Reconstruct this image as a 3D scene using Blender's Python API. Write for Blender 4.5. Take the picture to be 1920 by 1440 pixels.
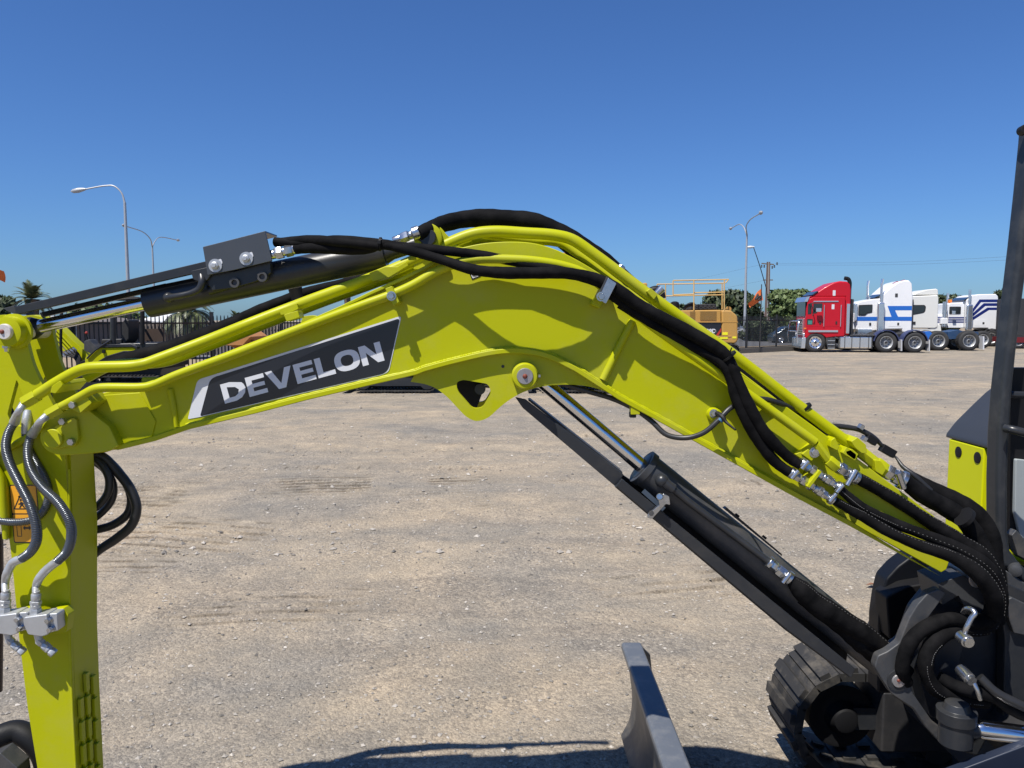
import bpy, bmesh, math, random
import numpy as np
from mathutils import Vector, Matrix, geometry
random.seed(7)
rng = np.random.default_rng(7)
R = math.radians
scene = bpy.context.scene
for o in list(bpy.data.objects):
    bpy.data.objects.remove(o)

# ------------------------------------------------------------------ camera, sky, sun, exposure
H = 1.85                       # height of the camera above the yard
F = 1450.0                     # focal length in photo pixels (photo 1920 x 1440)
TILT = math.atan(120.0 / F)    # the camera looks slightly down
cam_d = bpy.data.cameras.new('camera')
cam = bpy.data.objects.new('camera', cam_d)
scene.collection.objects.link(cam)
cam.location = (0, 0, H)
cam.rotation_euler = (R(90) - TILT, 0, 0)
cam_d.sensor_width = 36.0
cam_d.lens = F / 1920 * 36.0
cam_d.clip_start = 0.05
cam_d.clip_end = 6000
scene.camera = cam

SUN = Vector((-0.345, -0.405, 1.0)).normalized()      # towards the sun
el = math.asin(SUN.z)
az = math.atan2(SUN.x, SUN.y)
world = bpy.data.worlds.new("World")
scene.world = world
world.use_nodes = True
wn = world.node_tree
for n in list(wn.nodes):
    wn.nodes.remove(n)
sky = wn.nodes.new('ShaderNodeTexSky')
sky.sky_type = 'NISHITA'
sky.sun_disc = False
sky.sun_elevation = el
sky.sun_rotation = az % (2 * math.pi)
sky.altitude = 0
sky.air_density = 1.0
sky.dust_density = 0.5
sky.ozone_density = 1.6
bg = wn.nodes.new('ShaderNodeBackground')
bg.inputs['Strength'].default_value = 0.054
wo = wn.nodes.new('ShaderNodeOutputWorld')
tint = wn.nodes.new('ShaderNodeMix')       # camera white balance of the sky light
tint.data_type = 'RGBA'
tint.blend_type = 'MULTIPLY'
tint.inputs[0].default_value = 1.0
tint.inputs[7].default_value = (0.52, 0.86, 1.42, 1)
wn.links.new(sky.outputs[0], tint.inputs[6])
wn.links.new(tint.outputs[2], bg.inputs[0])
wn.links.new(bg.outputs[0], wo.inputs[0])
sd = bpy.data.lights.new('sun', 'SUN')
sd.energy = 4.5
sd.angle = R(0.53)
sd.color = (1.0, 0.955, 0.88)
sun = bpy.data.objects.new('sun', sd)
scene.collection.objects.link(sun)
sun.rotation_euler = SUN.to_track_quat('Z', 'Y').to_euler()
vs = scene.view_settings
vs.view_transform = 'Standard'
vs.look = 'None'
vs.exposure = 0.60
vs.gamma = 1.0
vs.use_curve_mapping = False

# ------------------------------------------------------------------ photo pixel -> point of the place
ct, st = math.cos(TILT), math.sin(TILT)
def W(px, py, Y):
    dx = (px - 960) / F
    dy = (720 - py) / F
    d = Vector((dx, ct + dy * st, -st + dy * ct))
    k = Y / d.y
    return Vector((d.x * k, Y, H + d.z * k))
def GP(px, py):
    dx = (px - 960) / F
    dy = (720 - py) / F
    d = Vector((dx, ct + dy * st, -st + dy * ct))
    k = -H / d.z
    return Vector((d.x * k, d.y * k, 0))

# ------------------------------------------------------------------ materials
MATS = {}
def mat(name, col, rough=0.5, metal=0.0, var=0.12, vscale=6.0, bump=0.0, bscale=80.0, coat=0.0, spec=0.5, dirt=None, dirt_amt=0.0, dscale=3.0, bw=0.002):
    if name in MATS:
        return MATS[name]
    m = bpy.data.materials.new(name)
    m.use_nodes = True
    nt = m.node_tree
    b = nt.nodes['Principled BSDF']
    b.inputs['Roughness'].default_value = rough
    b.inputs['Metallic'].default_value = metal
    b.inputs['Specular IOR Level'].default_value = spec
    if coat:
        b.inputs['Coat Weight'].default_value = coat
        b.inputs['Coat Roughness'].default_value = 0.12
    tc = nt.nodes.new('ShaderNodeTexCoord')
    nz = nt.nodes.new('ShaderNodeTexNoise')
    nz.inputs['Scale'].default_value = vscale
    nz.inputs['Detail'].default_value = 6
    nz.inputs['Roughness'].default_value = 0.65
    nt.links.new(tc.outputs['Object'], nz.inputs['Vector'])
    mx = nt.nodes.new('ShaderNodeMix')
    mx.data_type = 'RGBA'
    c = tuple(col)
    mx.inputs[6].default_value = tuple(max(0, v * (1 - var)) for v in c) + (1,)
    mx.inputs[7].default_value = tuple(min(1, v * (1 + var)) for v in c) + (1,)
    nt.links.new(nz.outputs['Fac'], mx.inputs[0])
    out = mx.outputs[2]
    rr = nt.nodes.new('ShaderNodeMapRange')
    rr.inputs['To Min'].default_value = max(0.02, rough - 0.10)
    rr.inputs['To Max'].default_value = min(1, rough + 0.10)
    nt.links.new(nz.outputs['Fac'], rr.inputs['Value'])
    nt.links.new(rr.outputs[0], b.inputs['Roughness'])
    if dirt is not None:
        n2 = nt.nodes.new('ShaderNodeTexNoise')
        n2.inputs['Scale'].default_value = dscale
        n2.inputs['Detail'].default_value = 9
        n2.inputs['Roughness'].default_value = 0.72
        nt.links.new(tc.outputs['Object'], n2.inputs['Vector'])
        cr = nt.nodes.new('ShaderNodeMapRange')
        cr.inputs['From Min'].default_value = 0.48
        cr.inputs['From Max'].default_value = 0.72
        cr.inputs['To Max'].default_value = dirt_amt
        nt.links.new(n2.outputs['Fac'], cr.inputs['Value'])
        m2 = nt.nodes.new('ShaderNodeMix')
        m2.data_type = 'RGBA'
        m2.inputs[7].default_value = tuple(dirt) + (1,)
        nt.links.new(cr.outputs[0], m2.inputs[0])
        nt.links.new(out, m2.inputs[6])
        out = m2.outputs[2]
    nt.links.new(out, b.inputs['Base Color'])
    if bump:
        n3 = nt.nodes.new('ShaderNodeTexNoise')
        n3.inputs['Scale'].default_value = bscale
        n3.inputs['Detail'].default_value = 3
        nt.links.new(tc.outputs['Object'], n3.inputs['Vector'])
        bp = nt.nodes.new('ShaderNodeBump')
        bp.inputs['Strength'].default_value = bump
        bp.inputs['Distance'].default_value = bw
        nt.links.new(n3.outputs['Fac'], bp.inputs['Height'])
        nt.links.new(bp.outputs[0], b.inputs['Normal'])
    MATS[name] = m
    return m

LIME = mat('lime_paint', (0.388, 0.402, 0.0015), 0.40, var=0.035, vscale=5, bump=0.10, bscale=140, spec=0.22, dirt=(0.34, 0.30, 0.16), dirt_amt=0.20, dscale=4.5, bw=0.0012)
GREY = mat('charcoal_paint', (0.022, 0.024, 0.028), 0.36, var=0.15, bump=0.12, bscale=120, spec=0.4, dirt=(0.10, 0.09, 0.075), dirt_amt=0.22, dscale=9, bw=0.001)
GREY2 = mat('dusty_charcoal_paint', (0.040, 0.042, 0.046), 0.5, var=0.18, bump=0.2, bscale=90, dirt=(0.15, 0.13, 0.11), dirt_amt=0.4, dscale=7)
STEELG = mat('worn_grey_steel', (0.050, 0.053, 0.058), 0.45, metal=0.2, var=0.2, bump=0.15, bscale=60, dirt=(0.20, 0.17, 0.13), dirt_amt=0.6, dscale=8)
BLACK = mat('black_plastic', (0.009, 0.009, 0.010), 0.55, var=0.2, bump=0.15, bscale=150, spec=0.25)
CHROME = mat('chrome_rod', (0.72, 0.72, 0.74), 0.13, metal=1.0, var=0.03, vscale=20)
ZINC = mat('zinc_plated_steel', (0.50, 0.51, 0.53), 0.27, metal=0.95, var=0.2, vscale=60, dirt=(0.30, 0.36, 0.40), dirt_amt=0.5, dscale=40)
ALU = mat('cast_aluminium', (0.46, 0.47, 0.48), 0.45, metal=0.6, var=0.15, vscale=30, bump=0.2, bscale=300)
PIN = mat('pin_face_steel', (0.34, 0.33, 0.33), 0.4, metal=0.6, var=0.2, vscale=50, dirt=(0.25, 0.10, 0.06), dirt_amt=0.35, dscale=40)
RUST = mat('rust_red_grease', (0.16, 0.035, 0.02), 0.6)
RUBBER = mat('track_rubber', (0.022, 0.021, 0.020), 0.75, var=0.25, bump=0.3, bscale=60, dirt=(0.20, 0.17, 0.13), dirt_amt=0.5, dscale=6)
TYRE = mat('tyre_rubber', (0.025, 0.025, 0.026), 0.8, var=0.2, dirt=(0.12, 0.11, 0.09), dirt_amt=0.4, dscale=2)
INK = mat('decal_black', (0.010, 0.012, 0.018), 0.3, var=0.1, coat=0.2)
SILV = mat('decal_silver', (0.62, 0.63, 0.66), 0.4, var=0.04)
WHITEP = mat('white_paint', (0.80, 0.80, 0.80), 0.3, var=0.03, vscale=1.5, coat=0.3, dirt=(0.55, 0.52, 0.48), dirt_amt=0.18, dscale=1.2)
REDP = mat('red_paint', (0.46, 0.008, 0.020), 0.35, var=0.06, vscale=1.5, coat=0.12, spec=0.3)
BLUEP = mat('blue_paint', (0.015, 0.13, 0.50), 0.35, coat=0.2)
NAVYP = mat('navy_paint', (0.012, 0.022, 0.15), 0.35, coat=0.2)
NAVYG = mat('navy_guard_paint', (0.035, 0.045, 0.11), 0.45)
CHASB = mat('blue_chassis_paint', (0.015, 0.05, 0.12), 0.6, dirt=(0.1, 0.09, 0.08), dirt_amt=0.4)
CHAS = mat('chassis_black', (0.02, 0.02, 0.022), 0.6, dirt=(0.1, 0.09, 0.08), dirt_amt=0.4)
GLASS = mat('dark_glass', (0.02, 0.025, 0.028), 0.06, var=0.2, vscale=1.0, spec=0.8)
BRIGHT = mat('polished_aluminium', (0.75, 0.76, 0.78), 0.22, metal=0.9, var=0.08, vscale=3)
AMBER = mat('machine_yellow_paint', (0.46, 0.255, 0.060), 0.48, var=0.07, vscale=1.5, dirt=(0.33, 0.24, 0.14), dirt_amt=0.45, dscale=1.4)
RAILY = mat('handrail_yellow', (0.60, 0.38, 0.13), 0.55, dirt=(0.4, 0.3, 0.2), dirt_amt=0.3)
TAN = mat('tan_bucket_paint', (0.45, 0.20, 0.06), 0.55, dirt=(0.25, 0.13, 0.07), dirt_amt=0.6, dscale=3)
ORANGE = mat('orange_light', (0.80, 0.20, 0.02), 0.5)
YREF = mat('yellow_reflector', (0.80, 0.75, 0.02), 0.4)
FENCEM = mat('fence_black', (0.012, 0.012, 0.014), 0.45)
CONC = mat('concrete', (0.30, 0.28, 0.25), 0.85, var=0.2, vscale=2, bump=0.3, bscale=20, bw=0.01)
GALV = mat('galvanised_steel', (0.42, 0.43, 0.44), 0.45, metal=0.4, var=0.1)
PLINTH = mat('plinth_dark_concrete', (0.13, 0.12, 0.105), 0.9, var=0.2)
BARK = mat('bark', (0.12, 0.085, 0.06), 0.9, var=0.3, bump=0.5, bscale=20, bw=0.01)
PALING = mat('weathered_timber', (0.15, 0.125, 0.105), 0.85, var=0.3, vscale=4)
BRICKW = mat('brown_wall', (0.20, 0.145, 0.115), 0.9, var=0.15)
ROOFG = mat('grey_roof', (0.15, 0.13, 0.125), 0.8, var=0.15)
ROOFW = mat('white_roof', (0.62, 0.62, 0.61), 0.5)
DREDW = mat('dark_red_wall', (0.13, 0.022, 0.018), 0.8)
SEATB = mat('black_vinyl', (0.018, 0.017, 0.016), 0.6)
STICK = mat('orange_sticker', (0.80, 0.36, 0.02), 0.4, var=0.03)
WIRE = mat('wire_dark', (0.05, 0.05, 0.055), 0.6)
BRASSC = mat('leaf_brown', (0.20, 0.09, 0.05), 0.7)

def hose_mat():
    m = bpy.data.materials.new('woven_hose_sleeve')
    m.use_nodes = True
    nt = m.node_tree
    b = nt.nodes['Principled BSDF']
    b.inputs['Roughness'].default_value = 0.78
    b.inputs['Specular IOR Level'].default_value = 0.08
    tc = nt.nodes.new('ShaderNodeTexCoord')
    wv = nt.nodes.new('ShaderNodeTexNoise')
    wv.inputs['Scale'].default_value = 420
    wv.inputs['Detail'].default_value = 2
    nt.links.new(tc.outputs['Object'], wv.inputs['Vector'])
    n2 = nt.nodes.new('ShaderNodeTexNoise')
    n2.inputs['Scale'].default_value = 26
    n2.inputs['Detail'].default_value = 7
    nt.links.new(tc.outputs['Object'], n2.inputs['Vector'])
    cr = nt.nodes.new('ShaderNodeValToRGB')
    cr.color_ramp.elements[0].position = 0.35
    cr.color_ramp.elements[0].color = (0.004, 0.004, 0.0045, 1)
    cr.color_ramp.elements[1].position = 0.75
    cr.color_ramp.elements[1].color = (0.011, 0.0105, 0.011, 1)
    nt.links.new(n2.outputs['Fac'], cr.inputs[0])
    nt.links.new(cr.outputs[0], b.inputs['Base Color'])
    bp = nt.nodes.new('ShaderNodeBump')
    bp.inputs['Strength'].default_value = 0.35
    bp.inputs['Distance'].default_value = 0.0015
    nt.links.new(wv.outputs['Fac'], bp.inputs['Height'])
    bp2 = nt.nodes.new('ShaderNodeBump')
    bp2.inputs['Strength'].default_value = 0.4
    bp2.inputs['Distance'].default_value = 0.006
    nt.links.new(n2.outputs['Fac'], bp2.inputs['Height'])
    nt.links.new(bp.outputs[0], bp2.inputs['Normal'])
    nt.links.new(bp2.outputs[0], b.inputs['Normal'])
    return m
HOSE = hose_mat()
HOSER = mat('rubber_hose', (0.020, 0.020, 0.021), 0.42, var=0.2, vscale=30)
COIL = mat('spiral_guard', (0.12, 0.13, 0.14), 0.28, metal=0.7, var=0.15, vscale=30)

def leaf_mat(name, a, b_, rough=0.6):
    m = bpy.data.materials.new(name)
    m.use_nodes = True
    nt = m.node_tree
    b = nt.nodes['Principled BSDF']
    b.inputs['Roughness'].default_value = rough
    g = nt.nodes.new('ShaderNodeNewGeometry')
    cr = nt.nodes.new('ShaderNodeValToRGB')
    cr.color_ramp.elements[0].color = a + (1,)
    cr.color_ramp.elements[1].color = b_ + (1,)
    nt.links.new(g.outputs['Random Per Island'], cr.inputs[0])
    nt.links.new(cr.outputs[0], b.inputs['Base Color'])
    return m
LEAFD = leaf_mat('leaf_dark', (0.018, 0.030, 0.010), (0.055, 0.075, 0.022))
LEAFM = leaf_mat('leaf_mid', (0.045, 0.075, 0.018), (0.12, 0.16, 0.05))
LEAFP = leaf_mat('leaf_palm', (0.040, 0.060, 0.018), (0.16, 0.17, 0.09), 0.45)

def ground_mat():
    m = bpy.data.materials.new('gravel_yard')
    m.use_nodes = True
    nt = m.node_tree
    N, L = nt.nodes, nt.links
    b = N['Principled BSDF']
    b.inputs['Roughness'].default_value = 0.92
    b.inputs['Specular IOR Level'].default_value = 0.2
    tc = N.new('ShaderNodeTexCoord')
    def noise(s, d=6, r=0.6, vec=None, dist=0.0):
        n = N.new('ShaderNodeTexNoise')
        n.inputs['Scale'].default_value = s
        n.inputs['Detail'].default_value = d
        n.inputs['Roughness'].default_value = r
        n.inputs['Distortion'].default_value = dist
        L.new(vec or tc.outputs['Object'], n.inputs['Vector'])
        return n
    def ramp(src, p0, c0, p1, c1):
        r = N.new('ShaderNodeValToRGB')
        r.color_ramp.elements[0].position = p0
        r.color_ramp.elements[0].color = c0 + (1,)
        r.color_ramp.elements[1].position = p1
        r.color_ramp.elements[1].color = c1 + (1,)
        L.new(src, r.inputs[0])
        return r
    def mix(f, a, c, mode='MIX'):
        x = N.new('ShaderNodeMix')
        x.data_type = 'RGBA'
        x.blend_type = mode
        if isinstance(f, float):
            x.inputs[0].default_value = f
        else:
            L.new(f, x.inputs[0])
        L.new(a, x.inputs[6])
        L.new(c, x.inputs[7])
        return x.outputs[2]
    mp = N.new('ShaderNodeMapping')
    mp.inputs['Scale'].default_value = (0.32, 0.50, 1)
    mp.inputs['Rotation'].default_value = (0, 0, R(8))
    L.new(tc.outputs['Object'], mp.inputs['Vector'])
    big = noise(1.1, 7, 0.62, mp.outputs[0], 0.6)
    base = ramp(big.outputs['Fac'], 0.36, (0.235, 0.218, 0.189), 0.66, (0.368, 0.308, 0.228))
    mid = noise(2.2, 8, 0.7)
    base2 = ramp(mid.outputs['Fac'], 0.36, (0.78, 0.79, 0.80), 0.70, (1.16, 1.12, 1.06))
    c = mix(1.0, base.outputs[0], base2.outputs[0], 'MULTIPLY')
    # stones: two sizes
    v1 = N.new('ShaderNodeTexVoronoi')
    v1.inputs['Scale'].default_value = 52
    v1.inputs['Randomness'].default_value = 1
    L.new(tc.outputs['Object'], v1.inputs['Vector'])
    v2 = N.new('ShaderNodeTexVoronoi')
    v2.inputs['Scale'].default_value = 120
    L.new(tc.outputs['Object'], v2.inputs['Vector'])
    s1 = N.new('ShaderNodeSeparateColor')
    L.new(v1.outputs['Color'], s1.inputs[0])
    s2 = N.new('ShaderNodeSeparateColor')
    L.new(v2.outputs['Color'], s2.inputs[0])
    st1 = ramp(s1.outputs[0], 0.0, (0.72, 0.72, 0.74), 1.0, (1.26, 1.24, 1.22))
    st2 = ramp(s2.outputs[0], 0.0, (0.80, 0.80, 0.81), 1.0, (1.19, 1.18, 1.17))
    patch = noise(1.3, 5, 0.6)
    pm = N.new('ShaderNodeMapRange')
    pm.inputs['From Min'].default_value = 0.40
    pm.inputs['From Max'].default_value = 0.62
    pm.inputs['To Min'].default_value = 0.35
    pm.inputs['To Max'].default_value = 1.0
    L.new(patch.outputs['Fac'], pm.inputs['Value'])
    one = N.new('ShaderNodeRGB')
    one.outputs[0].default_value = (1, 1, 1, 1)
    f1 = mix(pm.outputs[0], one.outputs[0], st1.outputs[0])
    c = mix(1.0, c, f1, 'MULTIPLY')
    c = mix(1.0, c, st2.outputs[0], 'MULTIPLY')
    fine = noise(260, 3, 0.7)
    fr = ramp(fine.outputs['Fac'], 0.3, (0.82, 0.82, 0.82), 0.75, (1.18, 1.18, 1.18))
    c = mix(1.0, c, fr.outputs[0], 'MULTIPLY')
    # occasional dark damp streaks and pale dust streaks
    mp2 = N.new('ShaderNodeMapping')
    mp2.inputs['Scale'].default_value = (0.16, 0.9, 1)
    mp2.inputs['Rotation'].default_value = (0, 0, R(-14))
    L.new(tc.outputs['Object'], mp2.inputs['Vector'])
    stk = noise(1.7, 8, 0.7, mp2.outputs[0], 1.0)
    sr = ramp(stk.outputs['Fac'], 0.34, (0.86, 0.86, 0.87), 0.50, (1, 1, 1))
    c = mix(1.0, c, sr.outputs[0], 'MULTIPLY')
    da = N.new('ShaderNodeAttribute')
    da.attribute_name = 'print_face_shade'  # shade of the steep print faces, painted as darker soil
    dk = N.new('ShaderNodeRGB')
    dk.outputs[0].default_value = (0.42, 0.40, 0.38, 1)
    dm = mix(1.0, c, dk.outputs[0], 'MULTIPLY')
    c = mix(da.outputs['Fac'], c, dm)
    L.new(c, b.inputs['Base Color'])
    # relief
    h = N.new('ShaderNodeMath'); h.operation = 'MULTIPLY'
    L.new(v1.outputs['Distance'], h.inputs[0])
    h.inputs[1].default_value = -0.9
    h2 = N.new('ShaderNodeMath'); h2.operation = 'MULTIPLY_ADD'
    L.new(v2.outputs['Distance'], h2.inputs[0])
    h2.inputs[1].default_value = -0.5
    L.new(h.outputs[0], h2.inputs[2])
    lump = noise(9, 8, 0.75)
    h3 = N.new('ShaderNodeMath'); h3.operation = 'MULTIPLY_ADD'
    L.new(lump.outputs['Fac'], h3.inputs[0])
    h3.inputs[1].default_value = 2.6
    L.new(h2.outputs[0], h3.inputs[2])
    bp = N.new('ShaderNodeBump')
    bp.inputs['Strength'].default_value = 0.6
    bp.inputs['Distance'].default_value = 0.014
    L.new(h3.outputs[0], bp.inputs['Height'])
    L.new(bp.outputs[0], b.inputs['Normal'])
    return m
GRAVEL = ground_mat()
ASPH = mat('asphalt', (0.13, 0.13, 0.135), 0.9, var=0.15, vscale=1.0)
VERGE = mat('dry_verge', (0.26, 0.20, 0.13), 0.95, var=0.3, vscale=0.8)
STONE = leaf_mat('loose_stone', (0.12, 0.110, 0.098), (0.44, 0.40, 0.35), 0.9)

# ------------------------------------------------------------------ object helpers
COL = scene.collection
def thing(name, label, cat, loc=(0, 0, 0), group=None):
    o = bpy.data.objects.new(name, None)
    COL.objects.link(o)
    o.location = loc
    o.empty_display_size = 0.3
    o['label'] = label
    o['category'] = cat
    if group:
        o['group'] = group
    return o
ROOTLOC = {}
def origin_of(parent):
    p = parent
    v = Vector((0, 0, 0))
    while p is not None:
        v += p.location
        p = p.parent
    return v

def catmull(pts, n):
    P = [np.array(p, float) for p in pts]
    if len(P) == 2:
        return [P[0] + (P[1] - P[0]) * t for t in np.linspace(0, 1, n + 1)]
    P = [2 * P[0] - P[1]] + P + [2 * P[-1] - P[-2]]
    out = []
    for i in range(1, len(P) - 2):
        p0, p1, p2, p3 = P[i - 1], P[i], P[i + 1], P[i + 2]
        a = [0.0]
        for u, v in ((p0, p1), (p1, p2), (p2, p3)):
            a.append(a[-1] + max(1e-6, np.linalg.norm((v - u)[:3]) ** 0.5))
        t0, t1, t2, t3 = a
        ts = np.linspace(t1, t2, n, endpoint=False)
        for t in ts:
            A1 = (t1 - t) / (t1 - t0) * p0 + (t - t0) / (t1 - t0) * p1
            A2 = (t2 - t) / (t2 - t1) * p1 + (t - t1) / (t2 - t1) * p2
            A3 = (t3 - t) / (t3 - t2) * p2 + (t - t2) / (t3 - t2) * p3
            B1 = (t2 - t) / (t2 - t0) * A1 + (t - t0) / (t2 - t0) * A2
            B2 = (t3 - t) / (t3 - t1) * A2 + (t - t1) / (t3 - t1) * A3
            out.append((t2 - t) / (t2 - t1) * B1 + (t - t1) / (t2 - t1) * B2)
    out.append(P[-2])
    return out

class Geo:
    def __init__(s):
        s.v = []
        s.f = []
    def add(s, V, Fc):
        n = len(s.v)
        s.v += [tuple(p) for p in V]
        s.f += [tuple(i + n for i in f) for f in Fc]
        return s
    def box(s, c, size, rot=None):
        c = Vector(c)
        hx, hy, hz = size[0] / 2, size[1] / 2, size[2] / 2
        V = [Vector((x, y, z)) for x in (-hx, hx) for y in (-hy, hy) for z in (-hz, hz)]
        if rot is not None:
            V = [rot @ p for p in V]
        V = [p + c for p in V]
        return s.add(V, [(0, 1, 3, 2), (4, 6, 7, 5), (0, 4, 5, 1), (2, 3, 7, 6), (0, 2, 6, 4), (1, 5, 7, 3)])
    def bar(s, a, b, w, h, up=(0, 0, 1)):
        a, b = Vector(a), Vector(b)
        d = (b - a)
        L = d.length
        x = d.normalized()
        y = Vector(up).cross(x)
        if y.length < 1e-4:
            y = Vector((0, 1, 0))
        y.normalize()
        z = x.cross(y)
        rot = Matrix((x, y, z)).transposed()
        return s.box((a + b) / 2, (L, w, h), rot)
    def prism(s, poly, y0, y1, holes=()):
        """poly: (x, z) points; extruded along world Y"""
        def area(p):
            return sum(p[i][0] * p[(i + 1) % len(p)][1] - p[(i + 1) % len(p)][0] * p[i][1] for i in range(len(p)))
        loops = [list(poly)] + [list(h) for h in holes]
        if area(loops[0]) < 0:
            loops[0].reverse()
        for h in loops[1:]:
            if area(h) > 0:
                h.reverse()
        V, Fc = [], []
        base = []
        for lp in loops:
            st_ = len(V)
            base.append((st_, len(lp)))
            V += [Vector((p[0], y0, p[1])) for p in lp]
        nv = len(V)
        V += [Vector((p.x, y1, p.z)) for p in V[:nv]]
        if len(loops) == 1:
            Fc.append(tuple(range(nv)))
            Fc.append(tuple(nv + i for i in reversed(range(nv))))
        else:
            tr = geometry.tessellate_polygon([[Vector((p[0], p[1], 0)) for p in lp] for lp in loops])
            flat = [p for lp in loops for p in lp]
            for t in tr:
                a = (flat[t[1]][0] - flat[t[0]][0]) * (flat[t[2]][1] - flat[t[0]][1]) - (flat[t[2]][0] - flat[t[0]][0]) * (flat[t[1]][1] - flat[t[0]][1])
                t = tuple(t) if a > 0 else tuple(reversed(t))
                Fc.append(t)
                Fc.append(tuple(nv + i for i in reversed(t)))
        for st_, n in base:
            for i in range(n):
                j = (i + 1) % n
                Fc.append((st_ + i, nv + st_ + i, nv + st_ + j, st_ + j))
        return s.add(V, Fc)
    def ring(s, c, x, y, r, n):
        st_ = len(s.v)
        for i in range(n):
            a = 2 * math.pi * i / n
            s.v.append(tuple(c + x * (math.cos(a) * r) + y * (math.sin(a) * r)))
        return st_
    def tube(s, pts, r, res=12, n=6, ends=True, smooth_path=True, flat=1.0):
        """pts: (x,y,z[,r]); r used when no fourth value"""
        P = [tuple(p) + (() if len(p) > 3 else (r,)) for p in pts]
        S = catmull(P, n) if (smooth_path and len(P) > 2) else [np.array(p, float) for p in P]
        C = [Vector(p[:3]) for p in S]
        Rr = [float(p[3]) for p in S]
        T = []
        for i in range(len(C)):
            a = C[max(0, i - 1)]
            b = C[min(len(C) - 1, i + 1)]
            T.append((b - a).normalized())
        x = T[0].cross(Vector((0, 1, 0.01)))
        if x.length < 1e-3:
            x = T[0].cross(Vector((1, 0, 0)))
        x.normalize()
        rings = []
        for i in range(len(C)):
            x = (x - T[i] * x.dot(T[i])).normalized()
            y = T[i].cross(x)
            rings.append(s.ring(C[i], x, y, Rr[i], res))
        for i in range(len(rings) - 1):
            a, b = rings[i], rings[i + 1]
            for k in range(res):
                k2 = (k + 1) % res
                s.f.append((a + k, a + k2, b + k2, b + k))
        if ends:
            s.f.append(tuple(rings[0] + k for k in reversed(range(res))))
            s.f.append(tuple(rings[-1] + k for k in range(res)))
        return s
    def cyl(s, a, b, r, res=20, r2=None):
        return s.tube([tuple(a) + (r,), tuple(b) + (r if r2 is None else r2,)], r, res)
    def lathe(s, a, axis, prof, res=24, ph=0.0):
        """prof: list of (distance along axis, radius)"""
        a = Vector(a)
        t = Vector(axis).normalized()
        x = t.cross(Vector((0, 1, 0)))
        if x.length < 1e-3:
            x = t.cross(Vector((0, 0, 1)))
        x.normalize()
        y = t.cross(x)
        if ph:
            x, y = x * math.cos(ph) + y * math.sin(ph), y * math.cos(ph) - x * math.sin(ph)
        rings = [s.ring(a + t * d, x, y, max(r, 1e-4), res) for d, r in prof]
        for i in range(len(rings) - 1):
            p, q = rings[i], rings[i + 1]
            for k in range(res):
                k2 = (k + 1) % res
                s.f.append((p + k, p + k2, q + k2, q + k))
        s.f.append(tuple(rings[0] + k for k in reversed(range(res))))
        s.f.append(tuple(rings[-1] + k for k in range(res)))
        return s
    def ball(s, c, r, n=10, sc=(1, 1, 1)):
        prof = []
        for i in range(n + 1):
            a = math.pi * i / n
            prof.append((-math.cos(a) * r * sc[2], math.sin(a) * r))
        return s.lathe(c, (0, 0, 1), prof, 14)
    def mesh(s, name, m, off=Vector((0, 0, 0)), smooth=True, ang=38):
        me = bpy.data.meshes.new(name)
        me.from_pydata([(v[0] - off.x, v[1] - off.y, v[2] - off.z) for v in s.v], [], s.f)
        me.materials.append(m)
        if smooth:
            me.polygons.foreach_set('use_smooth', [True] * len(me.polygons))
            me.set_sharp_from_angle(angle=R(ang))
        me.update()
        return me
    def make(s, name, m, parent=None, bevel=0.0, smooth=True, segs=2, ang=38, **props):
        off = origin_of(parent) if parent else Vector((0, 0, 0))
        me = s.mesh(name, m, off, smooth, ang)
        o = bpy.data.objects.new(name, me)
        COL.objects.link(o)
        if parent:
            o.parent = parent
        if bevel:
            b = o.modifiers.new('bevel', 'BEVEL')
            b.width = bevel
            b.segments = segs
            b.limit_method = 'ANGLE'
            b.angle_limit = R(40)
            b.harden_normals = True
        for k, v in props.items():
            o[k] = v
        return o

def PX(poly, Y):
    out = []
    for p in poly:
        w = W(p[0], p[1], Y)
        out.append((w.x, w.z))
    return out
def pr(r, Y):
    return r * Y / F
def path(pts, Y=None, r=None):
    out = []
    for p in pts:
        y = p[2] if len(p) > 2 else Y
        rr = p[3] if len(p) > 3 else r
        w = W(p[0], p[1], y)
        out.append((w.x, w.y, w.z, pr(rr, y)))
    return out
def rounded(poly, rad, n=4):
    """round the corners of a closed polygon (same units)"""
    out = []
    L = len(poly)
    for i in range(L):
        p0, p1, p2 = Vector(poly[i - 1]), Vector(poly[i]), Vector(poly[(i + 1) % L])
        a, b = (p0 - p1), (p2 - p1)
        k = rad if not isinstance(rad, (list, tuple)) else rad[i]
        k = min(k, a.length * 0.45, b.length * 0.45)
        if k <= 0:
            out.append(tuple(p1)); continue
        A, B = p1 + a.normalized() * k, p1 + b.normalized() * k
        for t in range(n + 1):
            t /= n
            out.append(tuple((1 - t) ** 2 * A + 2 * t * (1 - t) * p1 + t * t * B))
    return out
def curve2(pts, n=6):
    return [(p[0], p[1]) for p in catmull([(a, b, 0.0) for a, b in pts], n)]
def bolt(g, px, py, Y, r, ht=0.008, washer=True):
    c = W(px, py, Y)
    rr = pr(r, Y)
    if washer:
        g.lathe(c, (0, -1, 0), [(0, rr * 1.35), (0.002, rr * 1.35)], 20)
        c = c + Vector((0, -0.002, 0))
    g.lathe(c, (0, -1, 0), [(0, rr), (ht * 0.8, rr), (ht, rr * 0.86)], 6, ph=random.random())
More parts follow.
